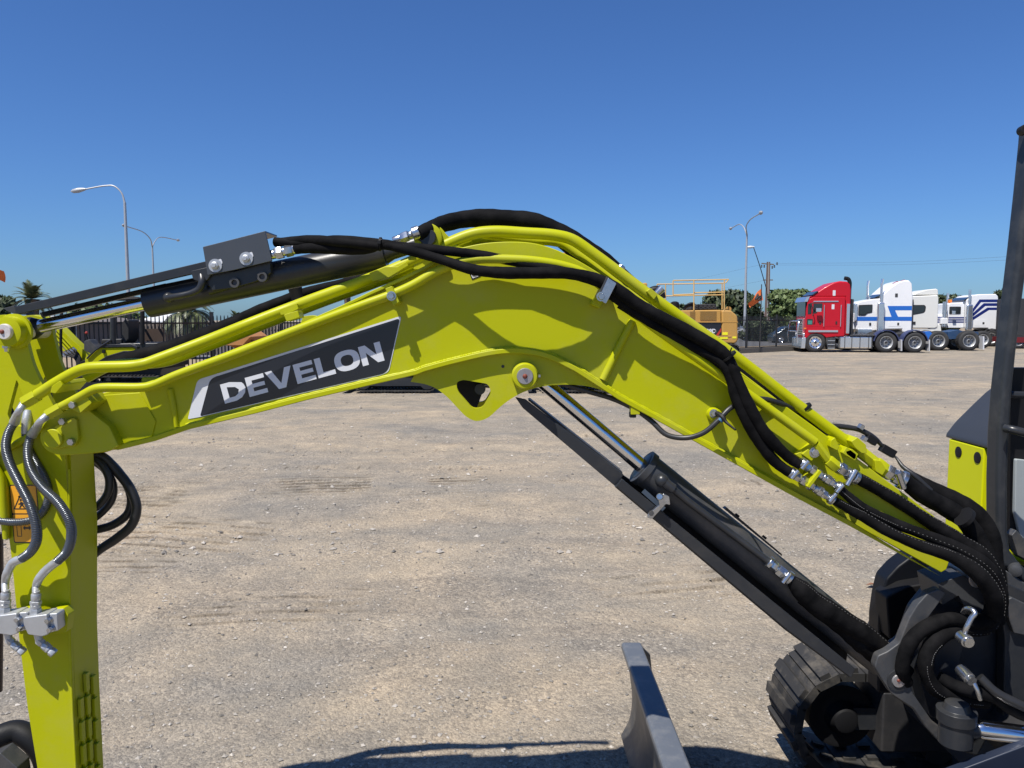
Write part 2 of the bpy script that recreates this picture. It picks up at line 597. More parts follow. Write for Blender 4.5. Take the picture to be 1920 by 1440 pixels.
def fitchain(g, a, b, r, seq):
    a, b = Vector(a), Vector(b)
    L = (b - a).length
    d = (b - a).normalized()
    tot = sum(q[0] for q in seq)
    t = 0
    for ln, k, hx in seq:
        l = ln / tot * L
        g.lathe(a + d * t, d, [(0, r * k * 0.93), (l * 0.12, r * k), (l * 0.88, r * k), (l * 0.985, r * k * 0.93)], 6 if hx else 16, ph=random.random())
        t += l

def text_mesh(txt, size, name, m, parent, origin, right, up, bold=0.0, sx=1.0, align='LEFT'):
    cu = bpy.data.curves.new(name, 'FONT')
    cu.body = txt
    cu.size = size
    cu.offset = bold
    cu.align_x = align
    to = bpy.data.objects.new(name + '_tmp', cu)
    COL.objects.link(to)
    dg = bpy.context.evaluated_depsgraph_get()
    me = bpy.data.meshes.new_from_object(to.evaluated_get(dg))
    bpy.data.objects.remove(to)
    right, up = Vector(right).normalized(), Vector(up).normalized()
    off = origin_of(parent)
    for v in me.vertices:
        p = Vector(origin) + right * (v.co.x * sx) + up * v.co.y - off
        v.co = p
    me.materials.clear()
    me.materials.append(m)
    o = bpy.data.objects.new(name, me)
    COL.objects.link(o)
    o.parent = parent
    return o

# ================================================================== SETTING
# ---- ground sheet: fine near the camera, coarse to the horizon
def vnoise(X, Y, s, seed):
    rg = np.random.default_rng(seed)
    T = rg.random((256, 256))
    x, y = X * s + 1000, Y * s + 1000
    xi, yi = np.floor(x).astype(int), np.floor(y).astype(int)
    fx, fy = x - xi, y - yi
    fx, fy = fx * fx * (3 - 2 * fx), fy * fy * (3 - 2 * fy)
    g = lambda i, j: T[(xi + i) % 256, (yi + j) % 256]
    return (g(0, 0) * (1 - fx) + g(1, 0) * fx) * (1 - fy) + (g(0, 1) * (1 - fx) + g(1, 1) * fx) * fy
ys = [-60, -20, -5, 0.5, 1.5]
y = 2.2
while y < 14:
    ys.append(y); y += 0.022 if y < 4.5 else (0.016 if y < 9.6 else (0.022 if y < 12.6 else 0.08))
while y < 3000:
    ys.append(y); y *= 1.045
xs = []
x = 0.0
while x < 7:
    xs.append(x); x += 0.035
while x < 3000:
    xs.append(x); x *= 1.07
xs = sorted([-q for q in xs[1:]] + xs)
XX, YY = np.meshgrid(np.array(xs), np.array(ys))
fade = np.clip((60 - YY) / 40, 0, 1) * np.clip((30 - np.abs(XX)) / 20, 0, 1)
ZZ = (vnoise(XX, YY, 0.5, 1) - .5) * 0.015 + (vnoise(XX, YY, 1.9, 2) - .5) * 0.006 + (vnoise(XX, YY, 6.5, 3) - .5) * 0.010 + (vnoise(XX, YY, 17, 4) - .5) * 0.008
# machine track prints: bars pressed into the dirt along gently curved runs
PRINT_SHADE = np.zeros_like(ZZ)  # mask for shade painted on the steep side of each bar
def prints(cx, cy, ang, length, width, pitch, depth, bend=0.0):
    global ZZ, PRINT_SHADE
    ca, sa = math.cos(ang), math.sin(ang)
    u = (XX - cx) * ca + (YY - cy) * sa
    v = -(XX - cx) * sa + (YY - cy) * ca + bend * u * u
    m = np.clip((length / 2 - np.abs(u)) / 0.3, 0, 1) * np.clip((width / 2 - np.abs(v)) / 0.05, 0, 1)
    m = m * np.clip((vnoise(XX, YY, 1.3, 9) - 0.28) * 4, 0, 1)
    ph = (u + 0.06 * np.abs(v) + 0.05 * (vnoise(XX, YY, 2.3, 21) - .5)) / pitch
    fp = ph - np.floor(ph)
    bar = np.where(fp < 0.14, -1 + 2 * fp / 0.14, 1 - 2 * (fp - 0.14) / 0.86) * (0.45 + 0.9 * vnoise(XX, YY, 4.1, 22))
    PRINT_SHADE = np.maximum(PRINT_SHADE, m * np.exp(-((fp - 0.06) / 0.11) ** 2) * np.clip(2.6 * vnoise(XX, YY, 5.3, 33) - 0.55, 0, 1))
    edge = np.exp(-((np.abs(v) - width / 2) / 0.05) ** 2) * np.clip((length / 2 - np.abs(u)) / 0.3, 0, 1)
    ZZ = ZZ + m * bar * depth - m * depth * 0.5 + edge * depth * 0.5
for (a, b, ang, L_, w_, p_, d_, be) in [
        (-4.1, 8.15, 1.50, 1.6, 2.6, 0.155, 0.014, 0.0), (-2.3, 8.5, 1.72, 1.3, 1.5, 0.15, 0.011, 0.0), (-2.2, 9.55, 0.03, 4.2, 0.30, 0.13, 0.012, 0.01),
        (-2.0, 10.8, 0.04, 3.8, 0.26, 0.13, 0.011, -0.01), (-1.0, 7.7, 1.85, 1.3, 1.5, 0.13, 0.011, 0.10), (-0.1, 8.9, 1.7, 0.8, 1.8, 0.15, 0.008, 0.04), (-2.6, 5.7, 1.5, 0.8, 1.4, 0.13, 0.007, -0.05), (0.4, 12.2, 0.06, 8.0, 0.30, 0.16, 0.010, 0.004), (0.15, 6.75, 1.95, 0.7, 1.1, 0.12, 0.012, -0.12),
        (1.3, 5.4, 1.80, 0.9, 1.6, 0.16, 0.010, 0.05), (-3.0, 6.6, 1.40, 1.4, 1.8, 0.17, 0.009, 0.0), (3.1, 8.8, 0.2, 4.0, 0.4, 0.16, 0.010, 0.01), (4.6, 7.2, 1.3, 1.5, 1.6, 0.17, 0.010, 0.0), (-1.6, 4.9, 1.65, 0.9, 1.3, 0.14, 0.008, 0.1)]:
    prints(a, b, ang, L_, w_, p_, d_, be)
# wheel ruts running along the yard
for (c0, sl, ph_) in [(5.6, 0.05, 0.3), (9.8, -0.03, 1.0), (15.5, 0.04, 2.0), (21, -0.02, 2.6), (27, 0.03, 0.1)]:
    dd = YY - (c0 + sl * XX + 0.25 * np.sin(XX * 0.35 + ph_))
    ZZ = ZZ - 0.003 * np.exp(-(dd / 0.16) ** 2) + 0.003 * np.exp(-((np.abs(dd) - 0.28) / 0.10) ** 2)
ZZ = ZZ * fade
nr, nc = XX.shape
me = bpy.data.meshes.new('ground')
V = np.stack([XX, YY, ZZ], -1).reshape(-1, 3)
idx = np.arange(nr * nc).reshape(nr, nc)
Fq = np.stack([idx[:-1, :-1], idx[:-1, 1:], idx[1:, 1:], idx[1:, :-1]], -1).reshape(-1, 4)
me.from_pydata(V.tolist(), [], Fq.tolist())
me.polygons.foreach_set('use_smooth', [True] * len(me.polygons))
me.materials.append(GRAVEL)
ground = bpy.data.objects.new('ground', me)
COL.objects.link(ground)
ground['kind'] = 'structure'
at_ = me.attributes.new('print_face_shade', 'FLOAT', 'POINT')
at_.data.foreach_set('value', PRINT_SHADE.reshape(-1).astype(np.float32))
def gz(x, y):
    i = int(np.clip(np.searchsorted(ys, y), 1, nr - 1)); j = int(np.clip(np.searchsorted(xs, x), 1, nc - 1))
    return float(ZZ[i, j])

# ---- loose stones
def stones(n, ymin, ymax, s0, s1, seed):
    rg = np.random.default_rng(seed)
    base = np.array([(1, 0, 0), (-1, 0, 0), (0, 1, 0), (0, -1, 0), (0, 0, 1), (0, 0, -1)], float)
    fc = np.array([(0, 2, 4), (2, 1, 4), (1, 3, 4), (3, 0, 4), (2, 0, 5), (1, 2, 5), (3, 1, 5), (0, 3, 5)])
    yy = ymin + (ymax - ymin) * rg.random(n) ** 1.6
    xx = (rg.random(n) - 0.5) * 2 * (0.72 * yy + 0.6)
    keep = vnoise(xx, yy, 1.1, seed + 5) + 0.35 * rg.random(n) > 0.42
    xx, yy = xx[keep], yy[keep]
    n = len(xx)
    s = s0 + (s1 - s0) * rg.random(n) ** 5
    zi = np.array([gz(a, b) for a, b in zip(xx, yy)])
    an = rg.random(n) * 6.28
    V = base[None] * (0.65 + 0.7 * rg.random((n, 6, 3)))
    V = V + (rg.random((n, 6, 3)) - .5) * 0.5
    V[..., 2] *= 0.6
    ca, sa = np.cos(an)[:, None], np.sin(an)[:, None]
    vx = V[..., 0] * ca - V[..., 1] * sa
    vy = V[..., 0] * sa + V[..., 1] * ca
    V = np.stack([vx, vy, V[..., 2]], -1) * s[:, None, None]
    V[..., 0] += xx[:, None]
    V[..., 1] += yy[:, None]
    V[..., 2] += (zi + s * 0.2)[:, None]
    Fc = (fc[None] + 6 * np.arange(n)[:, None, None]).reshape(-1, 3)
    return V.reshape(-1, 3), Fc
V1, F1 = stones(26000, 2.6, 10.0, 0.0030, 0.014, 11)
V2, F2 = stones(9000, 6.0, 30.0, 0.006, 0.03, 12)
me = bpy.data.meshes.new('loose_gravel')
me.from_pydata(np.concatenate([V1, V2]).tolist(), [], np.concatenate([F1, F2 + len(V1)]).tolist())
me.materials.append(STONE)
og = bpy.data.objects.new('loose_gravel', me)
COL.objects.link(og)
og['kind'] = 'stuff'
og['label'] = 'loose pale and grey stones scattered over the yard'

# ---- road and verge beyond the fence
def sheet(name, pts, z, m, **p):
    g = Geo()
    g.add([(a, b, z) for a, b in pts], [tuple(range(len(pts)))])
    return g.make(name, m, None, smooth=False, **p)
sheet('verge', [(-60, 31), (-6.2, 29), (16, 50.2), (90, 96), (120, 160), (-60, 140)], 0.05, VERGE, kind='structure')
sheet('road', [(-60, 40), (-4, 36), (14, 51.5), (80, 98), (110, 150), (60, 120), (-60, 75)], 0.06, ASPH, kind='structure')

# ---- fences (tubular steel security fence)
def steel_fence(label, A, B, top, group, plinth=False, post_step=2.4):
    A, B = Vector((A[0], A[1], 0)), Vector((B[0], B[1], 0))
    root = thing('steel_fence', label, 'fence', A, group)
    d = (B - A)
    L = d.length
    u = d.normalized()
    g = Geo()
    n = int(L / 0.118)
    for i in range(n):
        p = A + u * (i + .5) * L / n
        g.box(p + Vector((0, 0, (top - 0.1 + 0.12) / 2)), (0.026, 0.026, top - 0.1 - 0.12))
        g.lathe(p + Vector((0, 0, top - 0.1)), (0, 0, 1), [(0, 0.018), (0.05, 0.016), (0.10, 0.003)], 4)
    g.make('picket', FENCEM, root, kind='stuff', smooth=False)
    for z in (0.30, top - 0.24):
        Geo().bar(A + Vector((0, 0, z)), B + Vector((0, 0, z)), 0.04, 0.045).make('rail', FENCEM, root)
    np_ = int(L / post_step)
    pm = None
    for i in range(np_ + 1):
        p = A + u * (L * i / np_)
        if pm is None:
            gg = Geo().box((0, 0, (top + 0.06) / 2), (0.09, 0.09, top + 0.06)).box((0, 0, top + 0.075), (0.10, 0.10, 0.03))
            pm = gg.mesh('fence_post', FENCEM)
        o = bpy.data.objects.new('post', pm)
        COL.objects.link(o)
        o.parent = root
        o.location = p - A
    if plinth:
        Geo().bar(A + Vector((0, 0, 0.13)), B + Vector((0, 0, 0.13)), 0.22, 0.30).make('plinth', PLINTH, root, bevel=0.01)
    return root
FC = W(640, 600, 27.0)
FA = W(60, 600, 19.5)
FB = W(1640, 600, 53.5)
steel_fence('black steel picket fence at the left behind the lime mini excavators', (FA.x, 19.5), (FC.x, 27.0), 2.0, None)
steel_fence('long black steel picket fence on a concrete plinth running behind the red truck', (FC.x, 27.0), (FB.x, 53.5), 2.08, None, True, 3.0)

# ---- things behind the left fence
root = thing('timber_fence', 'weathered grey timber paling fence behind the left steel fence', 'fence', (-12, 40, 0))
a, b = W(262, 600, 38), W(560, 600, 42)
n = int((b - a).length / 0.16)
g = Geo()
for i in range(n):
    p = a + (b - a) * (i + .5) / n
    h = 1.72 + random.uniform(-0.03, 0.03)
    g.box((p.x, p.y + random.uniform(-.008, .008), h / 2), (0.145, 0.018, h))
g.make('paling', PALING, root, kind='stuff', smooth=False)
Geo().bar((a.x, a.y + .05, 1.3), (b.x, b.y + .05, 1.3), 0.05, 0.09).make('rail', PALING, root)

def house(label, px0, px1, Y, wall_z, ridge_z, depth, wm, rm, windows=True):
    a, b = W(px0, 600, Y), W(px1, 600, Y)
    root = thing('house', label, 'house', ((a.x + b.x) / 2, Y, 0))
    g = Geo().box(((a.x + b.x) / 2, Y + depth / 2, wall_z / 2), (b.x - a.x, depth, wall_z))
    g.make('wall', wm, root)
    o = 0.4
    x0, x1, y0, y1 = a.x - o, b.x + o, Y - o, Y + depth + o
    ym = (y0 + y1) / 2
    k = (x1 - x0) * 0.2
    g = Geo().add([(x0, y0, wall_z), (x1, y0, wall_z), (x1, y1, wall_z), (x0, y1, wall_z), (x0 + k, ym, ridge_z), (x1 - k, ym, ridge_z)],
                  [(0, 1, 5, 4), (1, 2, 5), (2, 3, 4, 5), (3, 0, 4), (3, 2, 1, 0)])
    g.make('roof', rm, root, smooth=False)
    Geo().bar((x0, y0 - .06, wall_z), (x1, y0 - .06, wall_z), 0.12, 0.13).make('gutter', ROOFW, root)
    if windows:
        w = (b.x - a.x)
        for t in (0.25, 0.7):
            cx = a.x + w * t
            f = Geo().box((cx, Y - 0.02, 1.5), (1.5, 0.06, 1.15)).make('window', ROOFW, root)
            Geo().box((cx, Y - 0.053, 1.5), (1.35, 0.01, 1.0)).make('pane', GLASS, f)
house('low brown brick house behind the left steel fence beside the mini excavator', 40, 150, 42, 1.75, 2.05, 8, BRICKW, ROOFG)
house('dark red shed with a pale roof behind the left steel fence', 262, 320, 50, 1.7, 2.25, 5, DREDW, ROOFW, False)
house('small white house far behind the orange flag', 1418, 1452, 95, 1.9, 3.0, 8, WHITEP, ROOFG)

# ---- trees
def tree(label, px, Y, wpx, top_py, lm, base_py=None, n=5200, leaf=0.22, seed=1, group=None, low=0.25, cat='tree', name='broadleaf_tree'):
    rg = np.random.default_rng(seed)
    top = W(px, top_py, Y).z
    c = W(px, 600, Y)
    wd = wpx * Y / F
    root = thing(name, label, cat, (c.x, Y, 0), group)
    g = Geo()
    g.tube([(c.x, Y, -0.05, 0.05 * top), (c.x + .1, Y, top * 0.25, 0.035 * top), (c.x, Y, top * 0.5, 0.022 * top)], .2, 9)
    lob = []
    nl = 16
    for i in range(nl):
        a = rg.random() * 6.28
        rr = wd / 2 * (0.15 + 0.55 * rg.random())
        z = top * (low + 0.16) + (top * (0.80 - low)) * rg.random()
        k = 1 - 0.55 * abs(z / top - 0.55)
        q = (c.x + math.cos(a) * rr * k, Y + math.sin(a) * rr * k, z, wd * (0.15 + 0.12 * rg.random()))
        lob.append(q)
        g.tube([(c.x, Y, top * 0.3, 0.014 * top), ((c.x + q[0]) / 2, (Y + q[1]) / 2, (top * 0.35 + z) / 2 + .1, 0.009 * top), (q[0], q[1], z, 0.003 * top)], .1, 5)
    lob.append((c.x, Y, top - wd * 0.2, wd * 0.2))
    g.make('trunk', BARK, root)
    L = np.array(lob)
    k = rg.integers(0, len(L), n)
    d = rg.normal(size=(n, 3))
    d /= np.linalg.norm(d, axis=1)[:, None]
    rad = L[k, 3] * (0.45 + 0.62 * rg.random(n) ** 0.5)
    P = L[k, :3] + d * rad[:, None] * np.array([1, 1, 0.8])
    P[:, 2] = np.clip(P[:, 2], top * low * 0.5 + 0.2, top + 0.15)
    n1 = rg.normal(size=(n, 3)); n1 /= np.linalg.norm(n1, axis=1)[:, None]
    n2 = np.cross(n1, d); n2 /= (np.linalg.norm(n2, axis=1)[:, None] + 1e-6)
    s = leaf * (0.5 + rg.random(n))[:, None]
    Vv = np.stack([P - n1 * s, P - n2 * s * .6, P + n1 * s, P + n2 * s * .6], 1).reshape(-1, 3)
    off = np.array([c.x, Y, 0])
    me = bpy.data.meshes.new('crown')
    me.from_pydata((Vv - off).tolist(), [], (np.arange(4 * n).reshape(-1, 4)).tolist())
    me.materials.append(lm)
    o = bpy.data.objects.new('crown', me)
    COL.objects.link(o)
    o.parent = root
    return root
GT = 'trees beyond the fence'
tree('dark dense tree behind the handrail of the large yellow excavator', 1372, 78, 120, 549, LEAFD, n=9000, seed=3, group=GT, low=0.05)
tree('mid green rounded tree just left of the red truck cab', 1484, 80, 92, 548, LEAFM, n=8000, seed=4, group=GT, low=0.05)
tree('green bushy tree beside the flag pole, half behind the red truck', 1530, 84, 60, 566, LEAFM, n=3500, seed=5, group=GT, low=0.05)
tree('dark tree seen above the chassis gap between the white trucks', 1776, 95, 62, 553, LEAFD, n=4500, seed=6, group=GT, low=0.05)
tree('dark tree at the right edge just left of the cab pillar', 1884, 84, 52, 539, LEAFD, n=5000, seed=8, group=GT, low=0.02)
tree('low dark tree seen through the handrail left of the mushroom air cap', 1278, 84, 66, 576, LEAFD, n=3500, seed=9, group=GT, low=0.05)
tree('dark green tree behind the canopy of the lime mini excavator', 196, 56, 120, 577, LEAFM, n=6000, seed=10, group=GT, low=0.02)
tree('dark tree in the far left corner behind the black canopy post', -8, 50, 90, 563, LEAFD, n=5000, seed=14, group=GT, low=0.02)
tree('low bushy tree in the gap left of the drooping palm', 262, 62, 70, 590, LEAFM, n=3500, seed=15, group=GT, low=0.02)
tree('clipped dark hedge block behind the picket fence under the street lamp', 1422, 66, 74, 607, LEAFD, n=6500, leaf=0.13, seed=12, low=0.0, cat='hedge', name='hedge')

def palm(label, px, Y, top_py, crown_px, seed, nf=34, droop=1.0):
    rg = random.Random(seed)
    c = W(px, 600, Y)
    zt = W(px, top_py, Y).z
    Lf = crown_px * Y / F
    root = thing('palm_tree', label, 'palm', (c.x, Y, 0), 'palms beyond the fence')
    zc = zt - Lf * 0.55
    if zc < 0.4:
        zc = 0.4
    g = Geo().tube([(c.x, Y, 0, 0.32), (c.x, Y, zc * 0.5, 0.26), (c.x, Y, zc, 0.34)], .3, 12)
    g.make('trunk', BARK, root)
    g = Geo()
    for i in range(nf):
        a = 6.283 * i / nf * 5.03 + rg.uniform(-.2, .2)
        e = rg.uniform(-0.15, 1.35)
        p = Vector((c.x, Y, zc))
        d = Vector((math.cos(a) * math.cos(e), math.sin(a) * math.cos(e), math.sin(e)))
        side = Vector((-math.sin(a), math.cos(a), 0))
        seg = 11
        L = Lf * rg.uniform(.85, 1.1)
        prev = p
        for s in range(seg):
            t = s / seg
            d = (d + Vector((0, 0, -0.13 * droop * (0.6 + t)))).normalized()
            q = prev + d * (L / seg)
            g.add([prev - side * .015, prev + side * .015, q + side * .012, q - side * .012], [(0, 1, 2, 3)])
            if s > 0:
                for k2 in range(3):
                    m = prev + (q - prev) * (k2 / 3)
                    ll = L * 0.30 * math.sin(math.pi * min(1, t * .9 + .12)) * rg.uniform(.8, 1.1)
                    for sg in (-1, 1):
                        dd = (side * sg * 0.75 + d * 0.75 + Vector((0, 0, -0.15))).normalized()
                        tip = m + dd * ll
                        wv = d * 0.028
                        g.add([m - wv, m + wv, tip], [(0, 1, 2)])
            prev = q
    g.make('crown', LEAFP, root, smooth=False)
palm('short palm with upright fronds at the left above the black guard', 62, 40, 538, 42, 2, 40, 0.9)
palm('large palm with drooping grey fronds below the arm cylinder', 352, 36, 556, 62, 3, 60, 1.5)
palm('small distant palm seen above the steel fence', 444, 60, 588, 22, 4, 30)
palm('distant palm tip showing above the boom pipes', 652, 70, 519, 26, 5, 34)

# ---- lamps and poles
def lamp_head(g, p, d):
    d = Vector(d).normalized()
    g.lathe(p - d * 0.1, d, [(0, 0.05), (0.15, 0.10), (0.45, 0.15), (0.75, 0.12), (0.9, 0.03)], 10)
def street_lamp(label, px, Y, zt, arms):
    c = W(px[0], px[1], Y)
    root = thing('street_lamp', label, 'street lamp', (c.x, Y, 0), 'street lamps along the road')
    Geo().tube([(c.x, Y, 0, 0.13), (c.x, Y, zt, 0.075)], .1, 10, smooth_path=False).make('pole', GALV, root)
    for pts in arms:
        P = [(c.x, Y, zt - 0.02, 0.07)] + [tuple(W(a, b, yy)) + (0.045,) for a, b, yy in pts]
        o = Geo().tube(P, .05, 8, n=6).make('arm', GALV, root)
        g = Geo()
        d = Vector(P[-1][:3]) - Vector(P[-2][:3])
        lamp_head(g, Vector(P[-1][:3]), d)
        g.make('lamp_head', GALV, o)
street_lamp('tall single-arm street lamp curving left, at the far left', (238, 480), 46, W(233, 380, 46).z, [[(228, 362, 46), (214, 349, 46), (200, 348, 46), (158, 355, 46)]])
street_lamp('double-arm street lamp right of the tall single-arm lamp', (287, 500), 76, W(286, 462, 76).z, [[(281, 447, 74), (271, 437, 73), (236, 424, 68)], [(291, 452, 78), (299, 445, 80), (332, 450, 86)]])
street_lamp('tall double-arm street lamp above the large yellow excavator', (1399, 500), 66, W(1398, 440, 66).z, [[(1399, 425, 65), (1404, 415, 64), (1425, 400, 58)], [(1395, 427, 67), (1389, 421, 68), (1371, 428, 74)]])
YP = 92
c = W(1439, 560, YP)
root = thing('power_pole', 'concrete and steel power pole with crossarms left of the red truck', 'power pole', (c.x, YP, 0))
zt = W(1439, 491, YP).z
for s in (-1, 1):
    Geo().add([(c.x + s * .20 - .09, YP - .15, 0), (c.x + s * .20 + .09, YP - .15, 0), (c.x + s * .20 + .09, YP + .15, 0), (c.x + s * .20 - .09, YP + .15, 0),
               (c.x + s * .12 - .06, YP - .1, zt), (c.x + s * .12 + .06, YP - .1, zt), (c.x + s * .12 + .06, YP + .1, zt), (c.x + s * .12 - .06, YP + .1, zt)],
              [(0, 1, 5, 4), (1, 2, 6, 5), (2, 3, 7, 6), (3, 0, 4, 7), (4, 5, 6, 7), (3, 2, 1, 0)]).make('steel_channel', mat('rusty_steel', (0.14, 0.09, 0.07), 0.8), root, smooth=False)
Geo().add([(c.x - .12, YP - .13, 0), (c.x + .12, YP - .13, 0), (c.x + .12, YP + .13, 0), (c.x - .12, YP + .13, 0), (c.x - .07, YP - .09, zt - .1), (c.x + .07, YP - .09, zt - .1), (c.x + .07, YP + .09, zt - .1), (c.x - .07, YP + .09, zt - .1)],
          [(0, 1, 5, 4), (1, 2, 6, 5), (2, 3, 7, 6), (3, 0, 4, 7), (4, 5, 6, 7), (3, 2, 1, 0)]).make('concrete_core', CONC, root, smooth=False)
ca = Geo().bar(W(1428, 494, YP), W(1451, 496, YP), 0.12, 0.14).make('crossarm', PALING, root)
cb = Geo().bar(W(1431, 525, YP), W(1449, 525, YP), 0.10, 0.12).make('crossarm', PALING, root)
for (a, b) in ((1428, 499), (1433, 499), (1443, 498), (1448, 501), (1452, 499), (1457, 494)):
    p = W(a, b, YP)
    Geo().lathe(p + Vector((0, 0, -.18)), (0, 0, 1), [(0, .05), (.08, .11), (.16, .06), (.24, .11), (.32, .05)], 8).make('insulator', CHAS, ca)
ar = Geo().tube([tuple(W(1438, 545, YP)) + (.05,), tuple(W(1425, 500, YP - 3)) + (.05,), tuple(W(1413, 464, YP - 6)) + (.045,)], .05, 8).make('lamp_arm', WIRE, root)
g = Geo(); lamp_head(g, W(1413, 463, YP - 6), (-1, 0, -.05)); g.make('lamp_head', ROOFW, ar)
g = Geo()
for (x0, y0, x1, y1, Yb) in ((1428, 496, 1100, 563, 150), (1453, 494, 2100, 468, 60), (1456, 497, 2100, 476, 60), (1432, 526, 1150, 572, 150)):
    A, B = W(x0, y0, YP), W(x1, y1, Yb)
    m = (A + B) / 2 - Vector((0, 0, 0.35))
    Geo().tube([tuple(A) + (.007,), tuple(m) + (.007,), tuple(B) + (.007,)], .007, 4, n=10).make('power_line', WIRE, root)

def flag(label, px, top, bot, fl, Y, mark=True):
    a, b = W(px, top, Y), W(px, bot, Y)
    root = thing('flag', label, 'flag', (a.x, Y, 0), 'orange flags on poles')
    Geo().tube([(a.x, Y, 0, .035), (a.x, Y, a.z, .025)], .03, 8, smooth_path=False).make('pole', CHAS, root)
    g = Geo()
    nu, nv = 12, 8
    c0, c1, c2, c3 = [W(p[0], p[1], Y) for p in fl]       # top at pole, bottom at pole, bottom free, top free
    idx0 = len(g.v)
    def pt(u, v):
        p = (c0 * (1 - v) + c1 * v) * (1 - u) + (c3 * (1 - v) + c2 * v) * u
        return p + Vector((0, 0.12 * math.sin(u * 7 + v * 2) * (0.3 + u), 0.05 * math.sin(u * 5)))
    Vv = [pt(i / nu, j / nv) for i in range(nu + 1) for j in range(nv + 1)]
    Fc = [(i * (nv + 1) + j, i * (nv + 1) + j + 1, (i + 1) * (nv + 1) + j + 1, (i + 1) * (nv + 1) + j) for i in range(nu) for j in range(nv)]
    g.add(Vv, Fc)
    cl = g.make('cloth', mat('orange_cloth', (0.75, 0.17, 0.04), 0.8), root, ang=180)
    if mark:
        g = Geo()
        Pm = []
        for i in range(26):
            t = i / 25
            u = 0.30 + 0.26 * math.sin(t * 6.28) + 0.12 * t
            v = 0.22 + 0.56 * t
            p = pt(u, v) + Vector((0, -0.03, 0))
            Pm.append(tuple(p) + (0.05,))
        g.tube(Pm, .05, 5, smooth_path=False)
        g.make('emblem', CHAS, cl)
flag('orange flag with a black mark on a dark pole left of the red truck', 1428, 533, 655, [(1428, 541), (1431, 563), (1407, 575), (1404, 567)], 44)
flag('orange flag cut by the left edge of the picture', -14, 470, 655, [(-14, 492), (-14, 520), (7, 528), (4, 506)], 30, False)

# ================================================================== TRUCKS
def lathe_y(prof, res=36):
    """wheel-like lathe about Y, prof (y, r), y towards +Y"""
    g = Geo()
    g.lathe((0, 0, 0), (0, 1, 0), prof, res)
    return g
WM = {}
def wheel_meshes(Rr, w, kind):
    k = (round(Rr, 3), w, kind)
    if k in WM:
        return WM[k]
    t = Geo()
    prof = [(-w / 2 + .02, Rr * .60), (-w / 2, Rr * .66), (-w / 2 - .005, Rr * .80), (-w / 2 + .02, Rr * .93), (-w / 2 + .06, Rr), (w / 2 - .06, Rr), (w / 2 - .02, Rr * .93), (w / 2, Rr * .66), (w / 2 - .02, Rr * .6)]
    rings = []
    res = 40
    for d, r in prof:
        rings.append(t.ring(Vector((0, d, 0)), Vector((1, 0, 0)), Vector((0, 0, 1)), r, res))
    for i in range(len(rings) - 1):
        for q in range(res):
            q2 = (q + 1) % res
            t.f.append((rings[i] + q, rings[i + 1] + q, rings[i + 1] + q2, rings[i] + q2))
    for q in range(res):      # tread grooves as small blocks
        a = 2 * math.pi * q / res
        t.box((math.cos(a) * Rr, 0, math.sin(a) * Rr), (0.02, w * .75, Rr * .09), Matrix.Rotation(-a, 3, 'Y'))
    mt = t.mesh('tyre', TYRE)
    r = Geo()
    if kind == 'steer':
        prof = [(w * .5, Rr * .60), (-w * .48, Rr * .62), (-w * .52, Rr * .60), (-w * .46, Rr * .55), (-w * .40, Rr * .42), (-w * .44, Rr * .30), (-w * .60, Rr * .17), (-w * .62, Rr * .02)]
    else:
        prof = [(w * .5, Rr * .60), (-w * .46, Rr * .62), (-w * .50, Rr * .60), (-w * .44, Rr * .54), (-w * .05, Rr * .48), (-w * .0, Rr * .36), (-w * .12, Rr * .24), (-w * .34, Rr * .15), (-w * .38, Rr * .02)]
    r.lathe((0, 0, 0), (0, 1, 0), prof, 32)
    mr = r.mesh('rim', BRIGHT if kind == 'steer' else GALV, ang=25)
    h = Geo()
    for q in range(10):
        a = 2 * math.pi * q / 10
        yy = -w * .45 if kind == 'steer' else -w * .06
        rad = Rr * (.45 if kind == 'steer' else .42)
        h.lathe((math.cos(a) * rad, yy, math.sin(a) * rad), (0, -1, 0), [(0, Rr * .05), (.012, Rr * .05)], 8)
    h.lathe((0, -w * .6 if kind == 'steer' else -w * .37, 0), (0, -1, 0), [(0, Rr * .13), (.03, Rr * .11)], 14)
    mh = h.mesh('hub', CHAS)
    WM[k] = (mt, mr, mh)
    return WM[k]
def put_wheel(root, x, z, y, Rr, w, kind):
    mt, mr, mh = wheel_meshes(Rr, w, kind)
    o = bpy.data.objects.new('wheel', mt); COL.objects.link(o); o.parent = root; o.location = (x, y, z)
    for nm, m_ in (('rim', mr), ('hub', mh)):
        q = bpy.data.objects.new(nm, m_); COL.objects.link(q); q.parent = o
    return o

